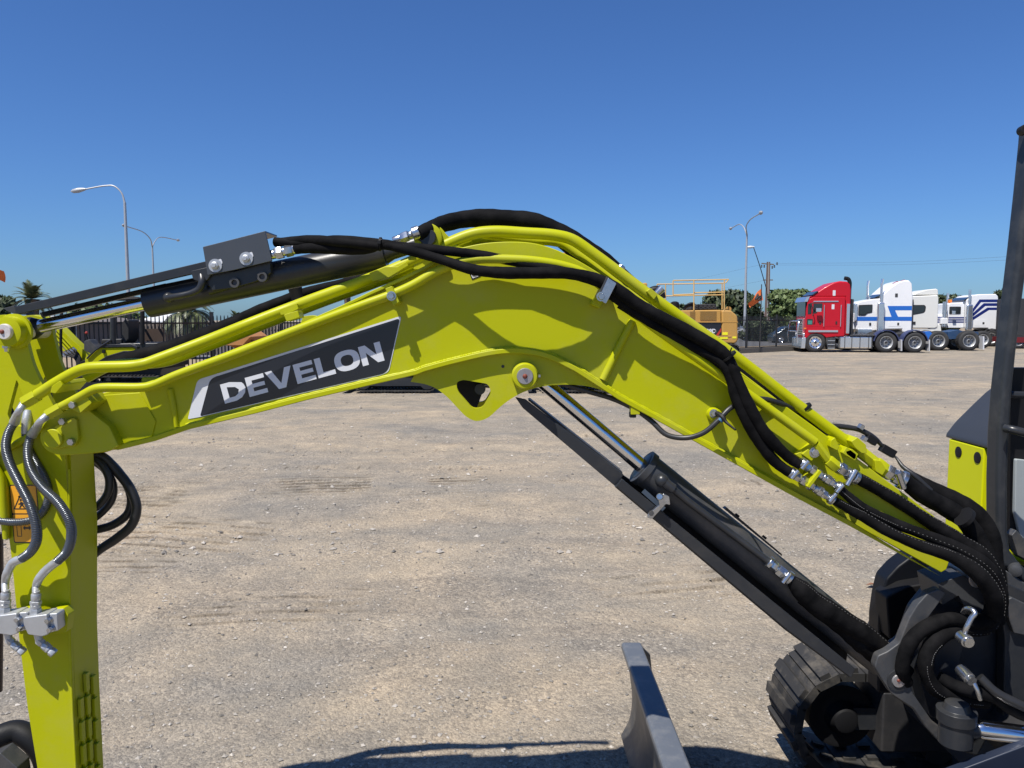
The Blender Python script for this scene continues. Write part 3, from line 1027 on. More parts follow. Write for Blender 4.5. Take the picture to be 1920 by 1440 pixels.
class Tr:
    """a truck built lying along local +x (front at 0), near side at y = 0, scaled from the side view"""
    def __init__(s, name, label, cat, px0, Y, yaw, group=None, base=None):
        s.Y = Y
        s.sc = Y / F
        s.px0 = px0
        s.gy = 600 + H * F / Y
        o = W(px0, 600, Y)
        s.root = thing(name, label, cat, (0, 0, 0), group)
        s.loc = (o.x, Y, 0)
        s.yaw = yaw
        s.k = 0.955 / math.cos(yaw)
    def p(s, pts):
        return [((a - s.px0) * s.sc * s.k, (s.gy - b) * s.sc) for a, b in pts]
    def prism(s, name, pts, y0, y1, m, parent=None, bevel=0.0, rad=0, **kw):
        q = s.p(pts)
        if rad:
            q = rounded(q, rad)
        return Geo().prism(q, y0, y1).make(name, m, parent or s.root, bevel=bevel, **kw)
    def tube(s, name, pts, y, r, m, parent=None, n=5, res=8):
        P = [(a, y if len(t) < 1 else y, b, r) for (a, b), t in zip(s.p(pts), [(0,)] * len(pts))]
        return Geo().tube(P, r, res, n=n).make(name, m, parent or s.root)
    def wheel(s, px, py, r_px, w, kind, y=0.0):
        (x, z), = s.p([(px, py)])
        Rr = r_px * s.sc
        o = put_wheel(s.root, x, Rr, y + w / 2, Rr, w, kind)
        return o
    def done(s):
        s.root.location = s.loc
        s.root.rotation_euler = (0, 0, s.yaw)

YAW = R(-7.5)
# ---- red cab-over truck
t = Tr('prime_mover', 'red cab-over prime mover with silver fuel tanks and navy rear guards', 'truck', 1511, 44.5, YAW, 'prime movers parked in a row')
cab = t.prism('cab', [(1511, 634), (1511, 596), (1512, 575), (1516, 561), (1524, 557), (1583, 557), (1584, 630), (1566, 631), (1550, 633), (1542, 627), (1531, 624), (1520, 627), (1514, 634)], 0.0, 2.35, REDP, bevel=0.06, segs=3)
fr = t.prism('roof_fairing', [(1519, 557.5), (1530, 549), (1545, 539), (1560, 531), (1573, 528), (1586, 529), (1592, 534), (1594, 545), (1594, 628), (1584.2, 628), (1583.4, 557.5)], 0.10, 2.25, REDP, bevel=0.09, segs=3)
t.prism('sun_visor', [(1507, 566), (1511, 557), (1517, 556), (1513, 566)], -0.02, 2.37, BRIGHT)
t.prism('roof_window', [(1521, 553.6), (1531, 546.2), (1533, 547), (1524, 553.6)], 0.06, 2.29, GLASS, fr)
g = Geo().box((-0.012, 1.17, 2.55), (0.03, 2.05, 0.95)); g.make('windscreen', GLASS, t.root, bevel=0.005)
g = Geo().box((-0.03, 1.17, 1.45), (0.08, 1.3, 0.95)); gr = g.make('grille', BRIGHT, t.root, bevel=0.01)
for i in range(7):
    Geo().box((-0.075, 1.17, 1.06 + i * 0.13), (0.02, 1.24, 0.05)).make('slat', CHAS, gr)
t.prism('bumper', [(1504, 634), (1511, 632), (1512, 634), (1511, 653), (1503, 653)], -0.05, 2.4, BRIGHT, bevel=0.02)
bb = Geo().tube([(-0.42, 0.05, 0.5, .045), (-0.45, 0.05, 1.1, .045), (-0.36, 0.10, 1.75, .045), (-0.36, 0.6, 1.78, .045), (-0.36, 1.8, 1.78, .045), (-0.36, 2.3, 1.75, .045), (-0.45, 2.35, 1.1, .045), (-.42, 2.35, .5, .045)], .045, 8).make('bull_bar', BRIGHT, t.root)
Geo().tube([(-0.45, 0.05, 1.2, .035), (-0.45, 2.35, 1.2, .035)], .03, 8).make('cross_tube', BRIGHT, bb)
for yy in (0.25, 2.1):
    Geo().lathe((-0.02, yy, 1.0), (-1, 0, 0), [(0, .13), (.06, .12)], 16).make('headlight', BRIGHT, t.root)
for nm, pts in (('window', [(1514, 570), (1521, 568), (1521, 589), (1514, 590)]), ('window', [(1524, 569), (1541, 569), (1541, 583), (1533, 584), (1530, 588), (1524, 588)])):
    f = t.prism('window_frame', pts, -0.008, 0.03, CHAS, rad=0.05)
    cx = sum(a for a, _ in pts) / len(pts); cy = sum(b for _, b in pts) / len(pts)
    t.prism('pane', [(cx + (a - cx) * .86, cy + (b - cy) * .88) for a, b in pts], -0.014, 0.0, GLASS, f)
f = t.prism('notice_frame', [(1513, 598), (1524, 598), (1524, 609), (1513, 609)], -0.008, 0.02, CHAS, rad=.04)
t.prism('notice', [(1515, 601), (1522.5, 601), (1522.5, 608), (1515, 608)], -0.012, 0, mat('teal_sheet', (0.05, 0.22, 0.19), 0.5), f)
for (a, b, c_, d_) in ((1560, 545, 1565, 555), (1558, 571, 1563, 580)):
    t.prism('vent', [(a, b), (c_, b), (c_, d_), (a, d_)], 0.07 if b < 556 else -0.012, 0.14 if b < 556 else 0.02, SILV, fr if b < 556 else cab, rad=.02)
dr = t.prism('door', [(1512.5, 566), (1542, 566), (1542, 612), (1512.5, 612)], -0.004, 0.02, REDP, cab, rad=.06)
dr2 = t.prism('locker_door', [(1547, 566), (1573, 566), (1573, 612), (1547, 612)], -0.006, 0.02, REDP, cab, bevel=.004, rad=.06)
for x_ in (1544, 1575):
    t.tube('grab_rail', [(x_, 572), (x_, 612)], -0.05, 0.022, BRIGHT)
for x_, y_ in ((1536, 605), (1566, 605)):
    t.prism('door_handle', [(x_, y_ - 2.5), (x_ + 3, y_ - 2.5), (x_ + 3, y_ + 2.5), (x_, y_ + 2.5)], -0.03, 0, CHAS)
t.prism('trim_strip', [(1516, 619), (1571, 619), (1571, 622.5), (1516, 622.5)], -0.04, 0.01, BRIGHT)
t.prism('trim_strip', [(1524, 564.5), (1570, 564.5), (1570, 566.5), (1524, 566.5)], -0.03, 0.01, BRIGHT)
t.tube('mirror_arm', [(1523, 568), (1519, 570), (1521, 578), (1523, 588), (1521, 592)], -0.22, 0.025, CHAS)
t.prism('mirror', [(1527, 578), (1537, 578), (1537, 585), (1527, 585)], -0.30, -0.18, BRIGHT, bevel=.02)
t.prism('indicator', [(1508, 614.5), (1512, 614.5), (1512, 617), (1508, 617)], -0.02, 0.05, ORANGE)
t.prism('exhaust_shield', [(1586, 570), (1592, 570), (1592, 625), (1586, 625)], -0.02, 0.12, BRIGHT, bevel=.02)
t.tube('air_intake', [(1592, 562), (1592, 545), (1592, 530), (1589, 524), (1582, 522.5)], 0.25, 0.11, BLACK, res=12)
t.prism('exhaust_stack', [(1594.6, 561), (1602, 561), (1602, 628), (1594.6, 628)], 0.3, 0.7, CHAS, bevel=.05)
st_ = t.prism('step_box', [(1549, 633), (1567, 633), (1567, 654), (1554, 655), (1551, 644)], 0.0, 0.5, STEELG, bevel=.01)
for yy in (638, 645, 652):
    t.prism('step_tread', [(1553, yy), (1566, yy), (1566, yy + 1.2), (1553, yy + 1.2)], -0.03, 0.0, BRIGHT, st_)
for a, b in ((1574, 1636),):
    tk = t.prism('fuel_tank', [(a, 630), (b, 630), (b, 653), (a, 653)], 0.05, 0.75, BRIGHT, bevel=.08, segs=3)
    for q in (1576, 1585, 1598, 1613, 1629, 1635):
        t.prism('tank_strap', [(q - .6, 629.6), (q + .6, 629.6), (q + .6, 653.6), (q - .6, 653.6)], 0.03, 0.10, STEELG, tk)
t.prism('deck_plate', [(1594, 627), (1640, 627), (1640, 629.4), (1594, 629.4)], 0.0, 2.3, STEELG)
t.prism('chassis', [(1520, 636), (1738, 632), (1738, 642), (1520, 645)], 0.75, 1.65, CHAS)
def arc_guard(t, cx, cy, r, m, w=0.62):
    pts = []
    for i in range(11):
        a = R(8 + 164 * i / 10)
        pts.append((cx + math.cos(a) * r, cy - math.sin(a) * r))
    for i in reversed(range(11)):
        a = R(8 + 164 * i / 10)
        pts.append((cx + math.cos(a) * (r - 1.6), cy - math.sin(a) * (r - 1.6)))
    t.prism('mudguard', pts, -0.02, w, m)
t.wheel(1530, 643, 18.5, 0.32, 'steer', 0.0)
t.wheel(1530, 643, 18.5, 0.32, 'steer', 2.0)
for cx in (1661, 1713):
    t.wheel(cx, 642, 19.0, 0.56, 'drive', 0.0)
    t.wheel(cx, 642, 19.0, 0.56, 'drive', 1.75)
    arc_guard(t, cx, 642, 24, NAVYG)
t.prism('fifth_wheel', [(1672, 626), (1702, 626), (1706, 632), (1668, 632)], 0.7, 1.7, CHAS)
for q in (1688, 1738):
    t.prism('mud_flap', [(q, 636), (q + 1.3, 636), (q + 2, 657), (q + 1, 657)], 0.0, 0.55, SILV)
t.done()

# ---- white truck with blue Z stripe
t = Tr('prime_mover', 'white bonneted prime mover with a bright blue Z stripe and blue chassis', 'truck', 1607, 47.4, YAW, 'prime movers parked in a row')
cab = t.prism('cab', [(1607, 618), (1607, 570), (1612, 566), (1637, 561), (1650, 560), (1650, 618), (1640, 620)], 0.15, 2.2, WHITEP, bevel=.05, segs=3)
sl = t.prism('sleeper', [(1650.5, 618), (1650.5, 556), (1656, 549), (1668, 538), (1680, 530), (1693, 526.5), (1700, 527), (1705, 533), (1708, 560), (1708, 625), (1692, 625), (1690, 617)], 0.0, 2.35, WHITEP, bevel=.08, segs=3)
t.prism('roof_window', [(1640, 558.5), (1659, 549), (1660, 551), (1655, 556)], 0.3, 2.1, GLASS, sl)
w_ = t.prism('window_frame', [(1610, 572), (1636, 571), (1636, 586), (1627, 588), (1623, 592), (1610, 592)], 0.13, 0.2, CHAS, cab, rad=.06)
t.prism('pane', [(1612, 574), (1634, 573), (1634, 585), (1626, 586), (1622, 590), (1612, 590)], 0.12, 0.18, GLASS, cab)
t.prism('blue_stripe', [(1607.5, 594), (1649.6, 594), (1649.6, 601.5), (1607.5, 601.5)], 0.142, 0.18, BLUEP, cab)
t.prism('blue_stripe', [(1650.9, 594), (1670, 594), (1662, 574), (1706.5, 574), (1706.5, 582), (1676, 582), (1682, 594), (1707.2, 594), (1707.2, 601.5), (1650.9, 601.5)], -0.006, 0.05, BLUEP, sl)
t.prism('locker_door', [(1665, 603), (1688, 603), (1688, 612), (1665, 612)], -0.007, 0.02, WHITEP, sl, rad=.05, bevel=.003)
for a, b in ((1631, 605), (1681, 605)):
    t.prism('door_handle', [(a, b), (a + 3.5, b), (a + 3.5, b + 5), (a, b + 5)], -0.012 if a > 1650 else .12, 0.17, CHAS, sl if a > 1650 else cab)
t.prism('vent', [(1675, 551), (1680, 551), (1680, 558), (1675, 558)], -.008, .03, STEELG, sl, rad=.02)
t.prism('exhaust_shield', [(1642, 567), (1655, 567), (1655, 626), (1642, 626)], -0.25, 0.02, BRIGHT, bevel=.10, segs=3)
for a, yy in ((1649, -0.1), (1646, 2.2)):
    t.tube('exhaust_stack', [(a, 570), (a, 540), (a, 531), (a + 1.2, 524)], yy, 0.075, BRIGHT, res=12)
for i, a in enumerate((1677, 1689)):
    t.prism('roof_marker', [(a, 531.5 - i * 4), (a + 8, 527.5 - i * 2.6), (a + 9, 529 - i * 2), (a + 1, 533 - i * 4)], 0.5, 0.8, mat('marker_red', (0.3, 0.03, 0.02), .3), sl)
t.prism('air_cleaner', [(1602, 570), (1607, 568), (1607, 600), (1602, 604)], 0.0, 0.3, BRIGHT, bevel=.04)
t.prism('bonnet', [(1575, 618), (1575, 592), (1606.6, 586), (1606.6, 618)], 0.3, 2.05, WHITEP, bevel=.05)
t.prism('battery_box', [(1610, 617), (1637, 617), (1637, 632), (1610, 632)], 0.1, .6, BRIGHT, bevel=.02)
t.prism('side_pipe', [(1657, 618), (1688, 618), (1690, 628), (1657, 628)], 0.3, 2.0, CHAS)
t.prism('chassis', [(1590, 628), (1838, 622), (1838, 634), (1590, 640)], 0.7, 1.6, CHASB)
t.prism('quarter_guard', [(1733, 622), (1742, 621), (1748, 627), (1742, 640), (1735, 636)], 0.05, .6, BLUEP, bevel=.02)
t.prism('cross_member', [(1780, 622), (1800, 618), (1815, 624), (1822, 634), (1780, 636)], 0.5, 1.8, CHASB, bevel=.02)
t.wheel(1590, 641, 17.5, .32, 'steer'); t.wheel(1590, 641, 17.5, .32, 'steer', 2.0)
for cx in (1758, 1813):
    t.wheel(cx, 640, 18.2, 0.56, 'drive', 0.0)
    t.wheel(cx, 640, 18.2, 0.56, 'drive', 1.75)
t.prism('mud_flap', [(1837, 630), (1839, 630), (1840, 654), (1838, 654)], 0.0, 0.55, SILV)
t.done()

# ---- plain white sleeper cab
t = Tr('prime_mover', 'plain white sleeper cab behind the blue-striped truck', 'truck', 1690, 51.5, YAW, 'prime movers parked in a row')
cab = t.prism('cab', [(1690, 615), (1690, 566), (1700, 556), (1755, 554), (1756.5, 560), (1757, 613), (1752, 615.5)], 0.0, 2.4, mat('cream_white_paint', (0.70, 0.69, 0.64), .35, var=.03, coat=.2), bevel=.06, segs=3)
t.prism('roof_fairing', [(1712, 553.5), (1718, 549), (1735, 544), (1752, 542), (1756, 544), (1757, 553.5)], 0.12, 2.28, MATS['cream_white_paint'], bevel=.05, segs=3)
w_ = t.prism('window_frame', [(1709, 572), (1731, 572), (1734, 575), (1733, 584), (1730, 587), (1709, 591)], -.01, .03, CHAS, cab, rad=.08)
t.prism('pane', [(1710, 574), (1730, 574), (1732, 576), (1731, 583), (1729, 585.5), (1710, 589)], -.016, .0, GLASS, cab)
t.prism('door_handle', [(1711, 603), (1716, 603), (1716, 608), (1711, 608)], -.03, .01, CHAS, cab)
t.prism('side_skirt', [(1708, 622), (1708, 617), (1744, 616.5), (1754, 607), (1763, 609), (1765, 622)], 0.05, .5, MATS['cream_white_paint'], bevel=.04)
t.prism('exhaust_shield', [(1707, 562), (1710, 562), (1710, 626), (1707, 626)], -.1, .1, CHAS)
t.prism('beacon', [(1708, 549), (1713, 549), (1714, 554), (1708, 554)], .3, .7, WHITEP, cab, bevel=.03)
t.prism('chassis', [(1700, 624), (1850, 622), (1850, 632), (1700, 636)], 0.7, 1.6, CHAS)
t.wheel(1705, 637, 16, .32, 'steer'); t.wheel(1705, 637, 16, .32, 'steer', 2.0)
for cx in (1795, 1840):
    t.wheel(cx, 637, 16, .5, 'drive', 0.0); t.wheel(cx, 637, 16, .5, 'drive', 1.8)
t.done()

# ---- white truck with navy stripes
t = Tr('prime_mover', 'white bonneted prime mover with navy diagonal stripes and tall twin exhausts', 'truck', 1757, 54.5, YAW, 'prime movers parked in a row')
bn = t.prism('bonnet', [(1757, 614), (1757, 594), (1760, 590), (1778, 589), (1778, 614)], 0.2, 2.1, WHITEP, bevel=.06)
cab = t.prism('cab', [(1778.5, 615), (1778.5, 570), (1784, 568.5), (1803, 568), (1808, 562), (1808, 615)], 0.15, 2.2, WHITEP, bevel=.05, segs=3)
sl = t.prism('sleeper', [(1808.5, 615), (1808.5, 563), (1818, 555), (1830, 552.5), (1861, 552), (1865, 556), (1867, 570), (1867, 619), (1852, 619), (1850, 615)], 0.0, 2.35, WHITEP, bevel=.06, segs=3)
t.prism('roof_window', [(1803, 564), (1813, 557.5), (1822, 557.5), (1817, 562)], .04, 2.3, GLASS, sl)
f = t.prism('window_frame', [(1780, 575), (1801, 575), (1801, 589), (1780, 589)], .13, .2, CHAS, cab, rad=.06)
t.prism('pane', [(1782, 577), (1799.5, 577), (1799.5, 587), (1782, 587)], .12, .18, GLASS, cab)
for b0, b1 in ((594.5, 597), (598.5, 601), (602.5, 605)):
    t.prism('navy_stripe', [(1758.5, b0), (1777.6, b0), (1777.6, b1), (1758.5, b1)], .192, .25, NAVYP, bn)
    t.prism('navy_stripe', [(1779, b0), (1807.5, b0), (1807.5, b1), (1779, b1)], .142, .2, NAVYP, cab)
for k, (x0, xt, y0, y1, d0) in enumerate(((1819, 1832, 562, 566.5, 594), (1823, 1840, 569, 573.5, 597.5), (1826, 1847, 577, 581, 602))):
    wth = 7 - k
    t.prism('navy_stripe', [(xt, y0), (1864.5, y0), (1864.5, y1 + .5), (xt + 3, y1 + .5), (1812, d0 + 5), (1811, d0)], -.006, .04, NAVYP, sl)
t.prism('locker_door', [(1826, 599), (1846, 599), (1846, 611), (1826, 611)], -.007, .02, WHITEP, sl, rad=.05, bevel=.003)
t.prism('door_handle', [(1839.5, 604), (1843, 604), (1843, 608), (1839.5, 608)], -.012, .02, CHAS, sl)
t.prism('exhaust_shield', [(1807, 571), (1818.5, 571), (1818.5, 620), (1807, 620)], -.3, -0.02, BRIGHT, bevel=.10, segs=3)
t.tube('exhaust_stack', [(1812.5, 574), (1812.5, 544)], -.15, .085, BRIGHT, res=12)
t.tube('exhaust_stack', [(1800, 574), (1800, 548)], 2.3, .085, BRIGHT, res=12)
t.tube('air_cleaner', [(1770, 612), (1770, 566)], 0.0, .14, BRIGHT, res=14)
t.prism('filter_canister', [(1764, 596), (1775, 596), (1776, 608), (1763, 608)], -.15, .2, WHITEP, bevel=.05)
t.prism('beacon', [(1784.5, 562), (1789.5, 562), (1789.5, 567.5), (1784.5, 567.5)], .6, .9, ORANGE, cab, bevel=.02)
t.prism('mirror', [(1782, 583), (1788, 583), (1788, 590), (1782, 590)], -.2, -.1, BRIGHT, cab, bevel=.02)
t.prism('chassis', [(1757, 622), (1940, 620), (1940, 630), (1757, 633)], .7, 1.6, CHAS)
t.wheel(1778, 635, 15.8, .32, 'steer'); t.wheel(1778, 635, 15.8, .32, 'steer', 2)
for cx in (1857, 1902):
    t.wheel(cx, 635, 15.8, .5, 'drive', 0.0); t.wheel(cx, 635, 15.8, .5, 'drive', 1.8)
    arc_guard(t, cx, 635, 19.5, STEELG)
t.done()
# ---- dark red tipper edge at the right
t = Tr('tipper_truck', 'dark red truck body cut by the right edge beyond the cab pillar', 'truck', 1902, 50, YAW)
DR = mat('maroon_paint', (0.13, 0.008, 0.012), .4)
t.prism('body', [(1900, 640), (1900, 560), (2000, 560), (2000, 640)], 0, 2.3, mat('dark_tray_paint', (0.03, 0.03, 0.032), .5), bevel=.03)
t.prism('chassis', [(1895, 642), (2010, 642), (2010, 632), (1895, 632)], -.05, 2.3, DR)
t.wheel(1912, 640, 15, .4, 'drive'); t.wheel(1960, 640, 15, .4, 'drive')
t.done()

# ---- parked dark car beyond the fence
t = Tr('parked_car', 'dark blue-grey hatchback parked beyond the picket fence, left of the red truck', 'car', 1450, 60.5, R(-4))
CARP = mat('blue_grey_car_paint', (0.035, 0.055, 0.075), .25, coat=.5, metal=.3)
prof = [(1451, 640), (1450, 632), (1452, 626), (1462, 622), (1472, 614), (1482, 611), (1510, 611), (1524, 615), (1533, 624), (1536, 630), (1536, 640), (1528, 641), (1460, 641)]
body = t.prism('body', prof, 0, 1.75, CARP, bevel=.10, segs=3)
t.prism('window', [(1466, 621), (1474, 615), (1486, 613.5), (1486, 621)], -.008, .05, GLASS, body)
t.prism('window', [(1488, 621), (1488, 613.5), (1510, 613.5), (1518, 618), (1519, 621)], -.008, .05, GLASS, body)
t.prism('headlight', [(1451, 627), (1457, 626), (1458, 630), (1451, 631)], -.01, .1, BRIGHT, body)
t.wheel(1465, 637, 8, .22, 'steer', -.02); t.wheel(1521, 637, 8, .22, 'steer', -.02)
t.wheel(1465, 637, 8, .22, 'steer', 1.5); t.wheel(1521, 637, 8, .22, 'steer', 1.5)
t.done()

# ================================================================== LARGE YELLOW EXCAVATOR
def track_geo(x0, x1, z0, rad, y0, y1, pitch, thick, lug):
    """closed belt of shoes along X between idler centres; returns Geo"""
    g = Geo()
    L = x1 - x0
    per = 2 * L + 2 * math.pi * rad
    n = int(per / pitch)
    def at(s):
        s %= per
        if s < L:
            return x0 + s, z0 + rad, 0.0
        s -= L
        if s < math.pi * rad:
            a = s / rad
            return x1 + math.sin(a) * rad, z0 + math.cos(a) * rad, a
        s -= math.pi * rad
        if s < L:
            return x1 - s, z0 - rad, math.pi
        s -= L
        a = s / rad + math.pi
        return x0 + math.sin(a) * rad, z0 + math.cos(a) * rad, a
    for i in range(n):
        xx_, zz_, a = at(i * per / n)
        rot = Matrix.Rotation(a, 3, 'Y')
        c = Vector((xx_, (y0 + y1) / 2, zz_))
        nrm = rot @ Vector((0, 0, 1))
        g.box(c, (per / n * 1.04, y1 - y0, thick), rot)
        g.box(c + nrm * (thick / 2 + lug / 2), (per / n * 0.42, (y1 - y0) * 0.96, lug), rot)
        for q in (0.32, 0.62):
            g.box(c - nrm * (thick / 2 + 0.2 * lug) + Vector((0, (q - .47) * (y1 - y0), 0)), (per / n * 0.5, (y1 - y0) * .08, lug * .8), rot)
    return g
YE = 37.0
o = W(1300, 600, YE)
root = thing('excavator', 'large weathered yellow excavator with a handrail cage on its deck', 'excavator', (o.x, YE + 1.4, 0))
def E(pts):
    return PX(pts, YE)
body = Geo().prism(E([(1215, 640), (1215, 583), (1352, 581), (1352, 640)]), YE, YE + 2.7).make('engine_housing', AMBER, root, bevel=.05, segs=3)
cw = Geo().prism(rounded(E([(1353, 644), (1353, 581), (1371, 582), (1383, 593), (1384, 638), (1378, 645)]), .12), YE - .04, YE + 2.74).make('counterweight', AMBER, root, bevel=.16, segs=4)
Geo().prism(E([(1240, 652), (1240, 640.5), (1352, 640.5), (1353, 645.5), (1378, 646), (1372, 652)]), YE + .1, YE + 2.6).make('lower_frame', CHAS, root)
for (a, b, c_, d_, n) in ((1294, 584, 1303, 600, 6), (1313, 584, 1343, 600, 17)):
    p0, p1 = W(a, b, YE), W(c_, d_, YE)
    gr = Geo().box(((p0.x + p1.x) / 2, YE - .006, (p0.z + p1.z) / 2), (p1.x - p0.x, .02, p0.z - p1.z)).make('grille', mat('grille_dark', (0.07, 0.045, 0.02), .8), body)
    for i in range(n):
        xx_ = p0.x + (p1.x - p0.x) * (i + .5) / n
        Geo().box((xx_, YE - .022, (p0.z + p1.z) / 2), ((p1.x - p0.x) / n * .35, .02, p0.z - p1.z)).make('slat', AMBER, gr)
pn = Geo().prism(E([(1286, 605), (1352, 605), (1352, 629), (1312, 629)]), YE - .012, YE + .01).make('name_panel', INK, body)
tx = text_mesh('329D', 0.27, 'lettering', SILV, body, W(1319, 624.3, YE - .016), (1, 0, 0), (0, 0, 1), .012, .98)
tx = text_mesh('L', 0.20, 'lettering', STEELG, body, W(1340, 624.3, YE - .016), (1, 0, 0), (0, 0, 1), .006)
Geo().prism(E([(1342, 629), (1352, 615), (1352, 621), (1347, 629)]), YE - .018, YE - .012).make('red_flash', mat('red_decal', (0.4, 0.03, 0.02), .5), body)
Geo().prism(E([(1290, 603), (1383, 603), (1383, 604.6), (1290, 604.6)]), YE - .05, YE + .01).make('trim_rail', AMBER, body)
for pts in ([(1349, 632), (1364, 632), (1364, 635.5), (1349, 635.5)], [(1373, 631), (1380, 631), (1380, 634.5), (1373, 634.5)], [(1354, 623), (1364, 623), (1364, 628), (1354, 628)]):
    Geo().prism(E(pts), YE - .055, YE - .03).make('reflector', YREF, cw)
Geo().prism(E([(1310, 629.8), (1370, 629.8), (1370, 631), (1310, 631)]), YE - .06, YE - .02).make('trim_rail', RAILY, cw)
hr = None
for (x0, y0, x1, y1, dy) in ((1262, 526, 1366, 524, .05), (1262, 526, 1262, 553, .05), (1301, 525, 1301, 582, .0), (1358, 525, 1358, 582, .0), (1366, 524, 1360, 531, .05), (1262, 553, 1300, 551.5, .05),
                      (1232, 533, 1358, 531, 1.2), (1232, 533, 1232, 541, 1.2), (1248, 533, 1248, 568, 1.2), (1248, 555, 1356, 553, 1.2), (1301, 549, 1358, 548, .05), (1354, 532, 1354, 580, 1.2)):
    a, b = W(x0, y0, YE + dy), W(x1, y1, YE + dy)
    Geo().tube([tuple(a) + (.028,), tuple(b) + (.028,)], .028, 8).make('handrail', RAILY, root)
a, b = W(1366, 524, YE + .05), W(1366, 524, YE + 1.25)
Geo().tube([tuple(a) + (.028,), tuple(b) + (.028,)], .028, 8).make('handrail', RAILY, root)
c = W(1265, 582, YE + .7)
Geo().lathe(c, (0, 0, 1), [(0, .10), (.12, .10), (.13, .20), (.20, .22), (.38, .20), (.43, .10), (.44, .02)], 18).make('air_precleaner', BLACK, root)
dk = Geo().prism(E([(1303, 580.5), (1303, 575), (1310, 570), (1346, 569.5), (1350, 580.5)]), YE + .4, YE + 2.0).make('engine_hood', CHAS, root, bevel=.03)
for j in range(3):
    for i in range(11):
        p = W(1306 + i * 4, 571.5 + j * 3, YE + .39)
        Geo().box(p, (.06, .03, .035)).make('tread_stud', STEELG, dk) if (i + j) % 2 else None
Geo().tube(path([(1282, 581, YE + .6, 2), (1286, 575, YE + .6, 3), (1294, 571, YE + .6, 4), (1302, 571, YE + .6, 4)]), .1, 10).make('exhaust_pipe', BLACK, root)
Geo().tube(path([(1212, 560, YE + .9, 6), (1222, 545, YE + .9, 7), (1236, 545, YE + .9, 8), (1243, 560, YE + .9, 6)]), .1, 12).make('hydraulic_hose', BLACK, root)
Geo().lathe(W(1366, 580, YE + .4), (0, 1, 0), [(0, .14), (.08, .14)], 18).make('lifting_eye', AMBER, cw)
bm_ = Geo().prism(E(curve2([(1245, 590), (1200, 548), (1150, 507), (1105, 482), (1070, 470), (1030, 480), (980, 520), (930, 600)]) + curve2([(960, 610), (1010, 545), (1060, 510), (1110, 530), (1160, 570), (1215, 620)])), YE + .9, YE + 1.5).make('boom', TAN, root, bevel=.03)
for k in range(4):
    Geo().tube(path([(1200, 545 - k * 3, YE + 1 + k * .1, 1.6), (1140, 497 - k * 3, YE + 1 + k * .1, 1.6), (1090, 472 - k * 2, YE + 1 + k * .1, 1.6), (1060, 466, YE + 1 + k * .1, 1.6)]), .05, 6).make('boom_pipe', CHAS if k % 2 else TAN, bm_)
Geo().prism(E([(960, 600), (985, 600), (960, 676), (935, 676)]), YE + 1, YE + 1.4).make('stick', AMBER, root, bevel=.02)
cabp = Geo().prism(rounded(E([(1160, 640), (1165, 560), (1178, 532), (1214, 530), (1214, 640)]), .1), YE + .0, YE + 1.0).make('cab', AMBER, root, bevel=.05)
Geo().prism(E([(1170, 605), (1172, 562), (1182, 538), (1208, 537), (1208, 605)]), YE - .01, YE + .02).make('window', GLASS, cabp)
for y0 in (YE - .15, YE + 2.2):
    xr = W(1381, 600, YE).x
    tr = track_geo(xr - 3.9, xr - .16, .38, .30, y0, y0 + .6, .19, .05, .03).make('track', RUBBER, root, smooth=False)
    Geo().box((xr - 2.0, y0 + .3, .38), (3.5, .45, .34)).make('track_frame', CHAS, root)
    for xx_ in (xr - 3.85, xr - .18):
        Geo().lathe((xx_, y0 + .05, .38), (0, 1, 0), [(0, .10), (.02, .26), (.45, .26), (.5, .1)], 20).make('idler', CHAS, tr)
Geo().lathe((o.x - .5, YE + 1.4, .62), (0, 0, 1), [(0, .8), (.25, .8)], 28).make('slew_ring', CHAS, root)

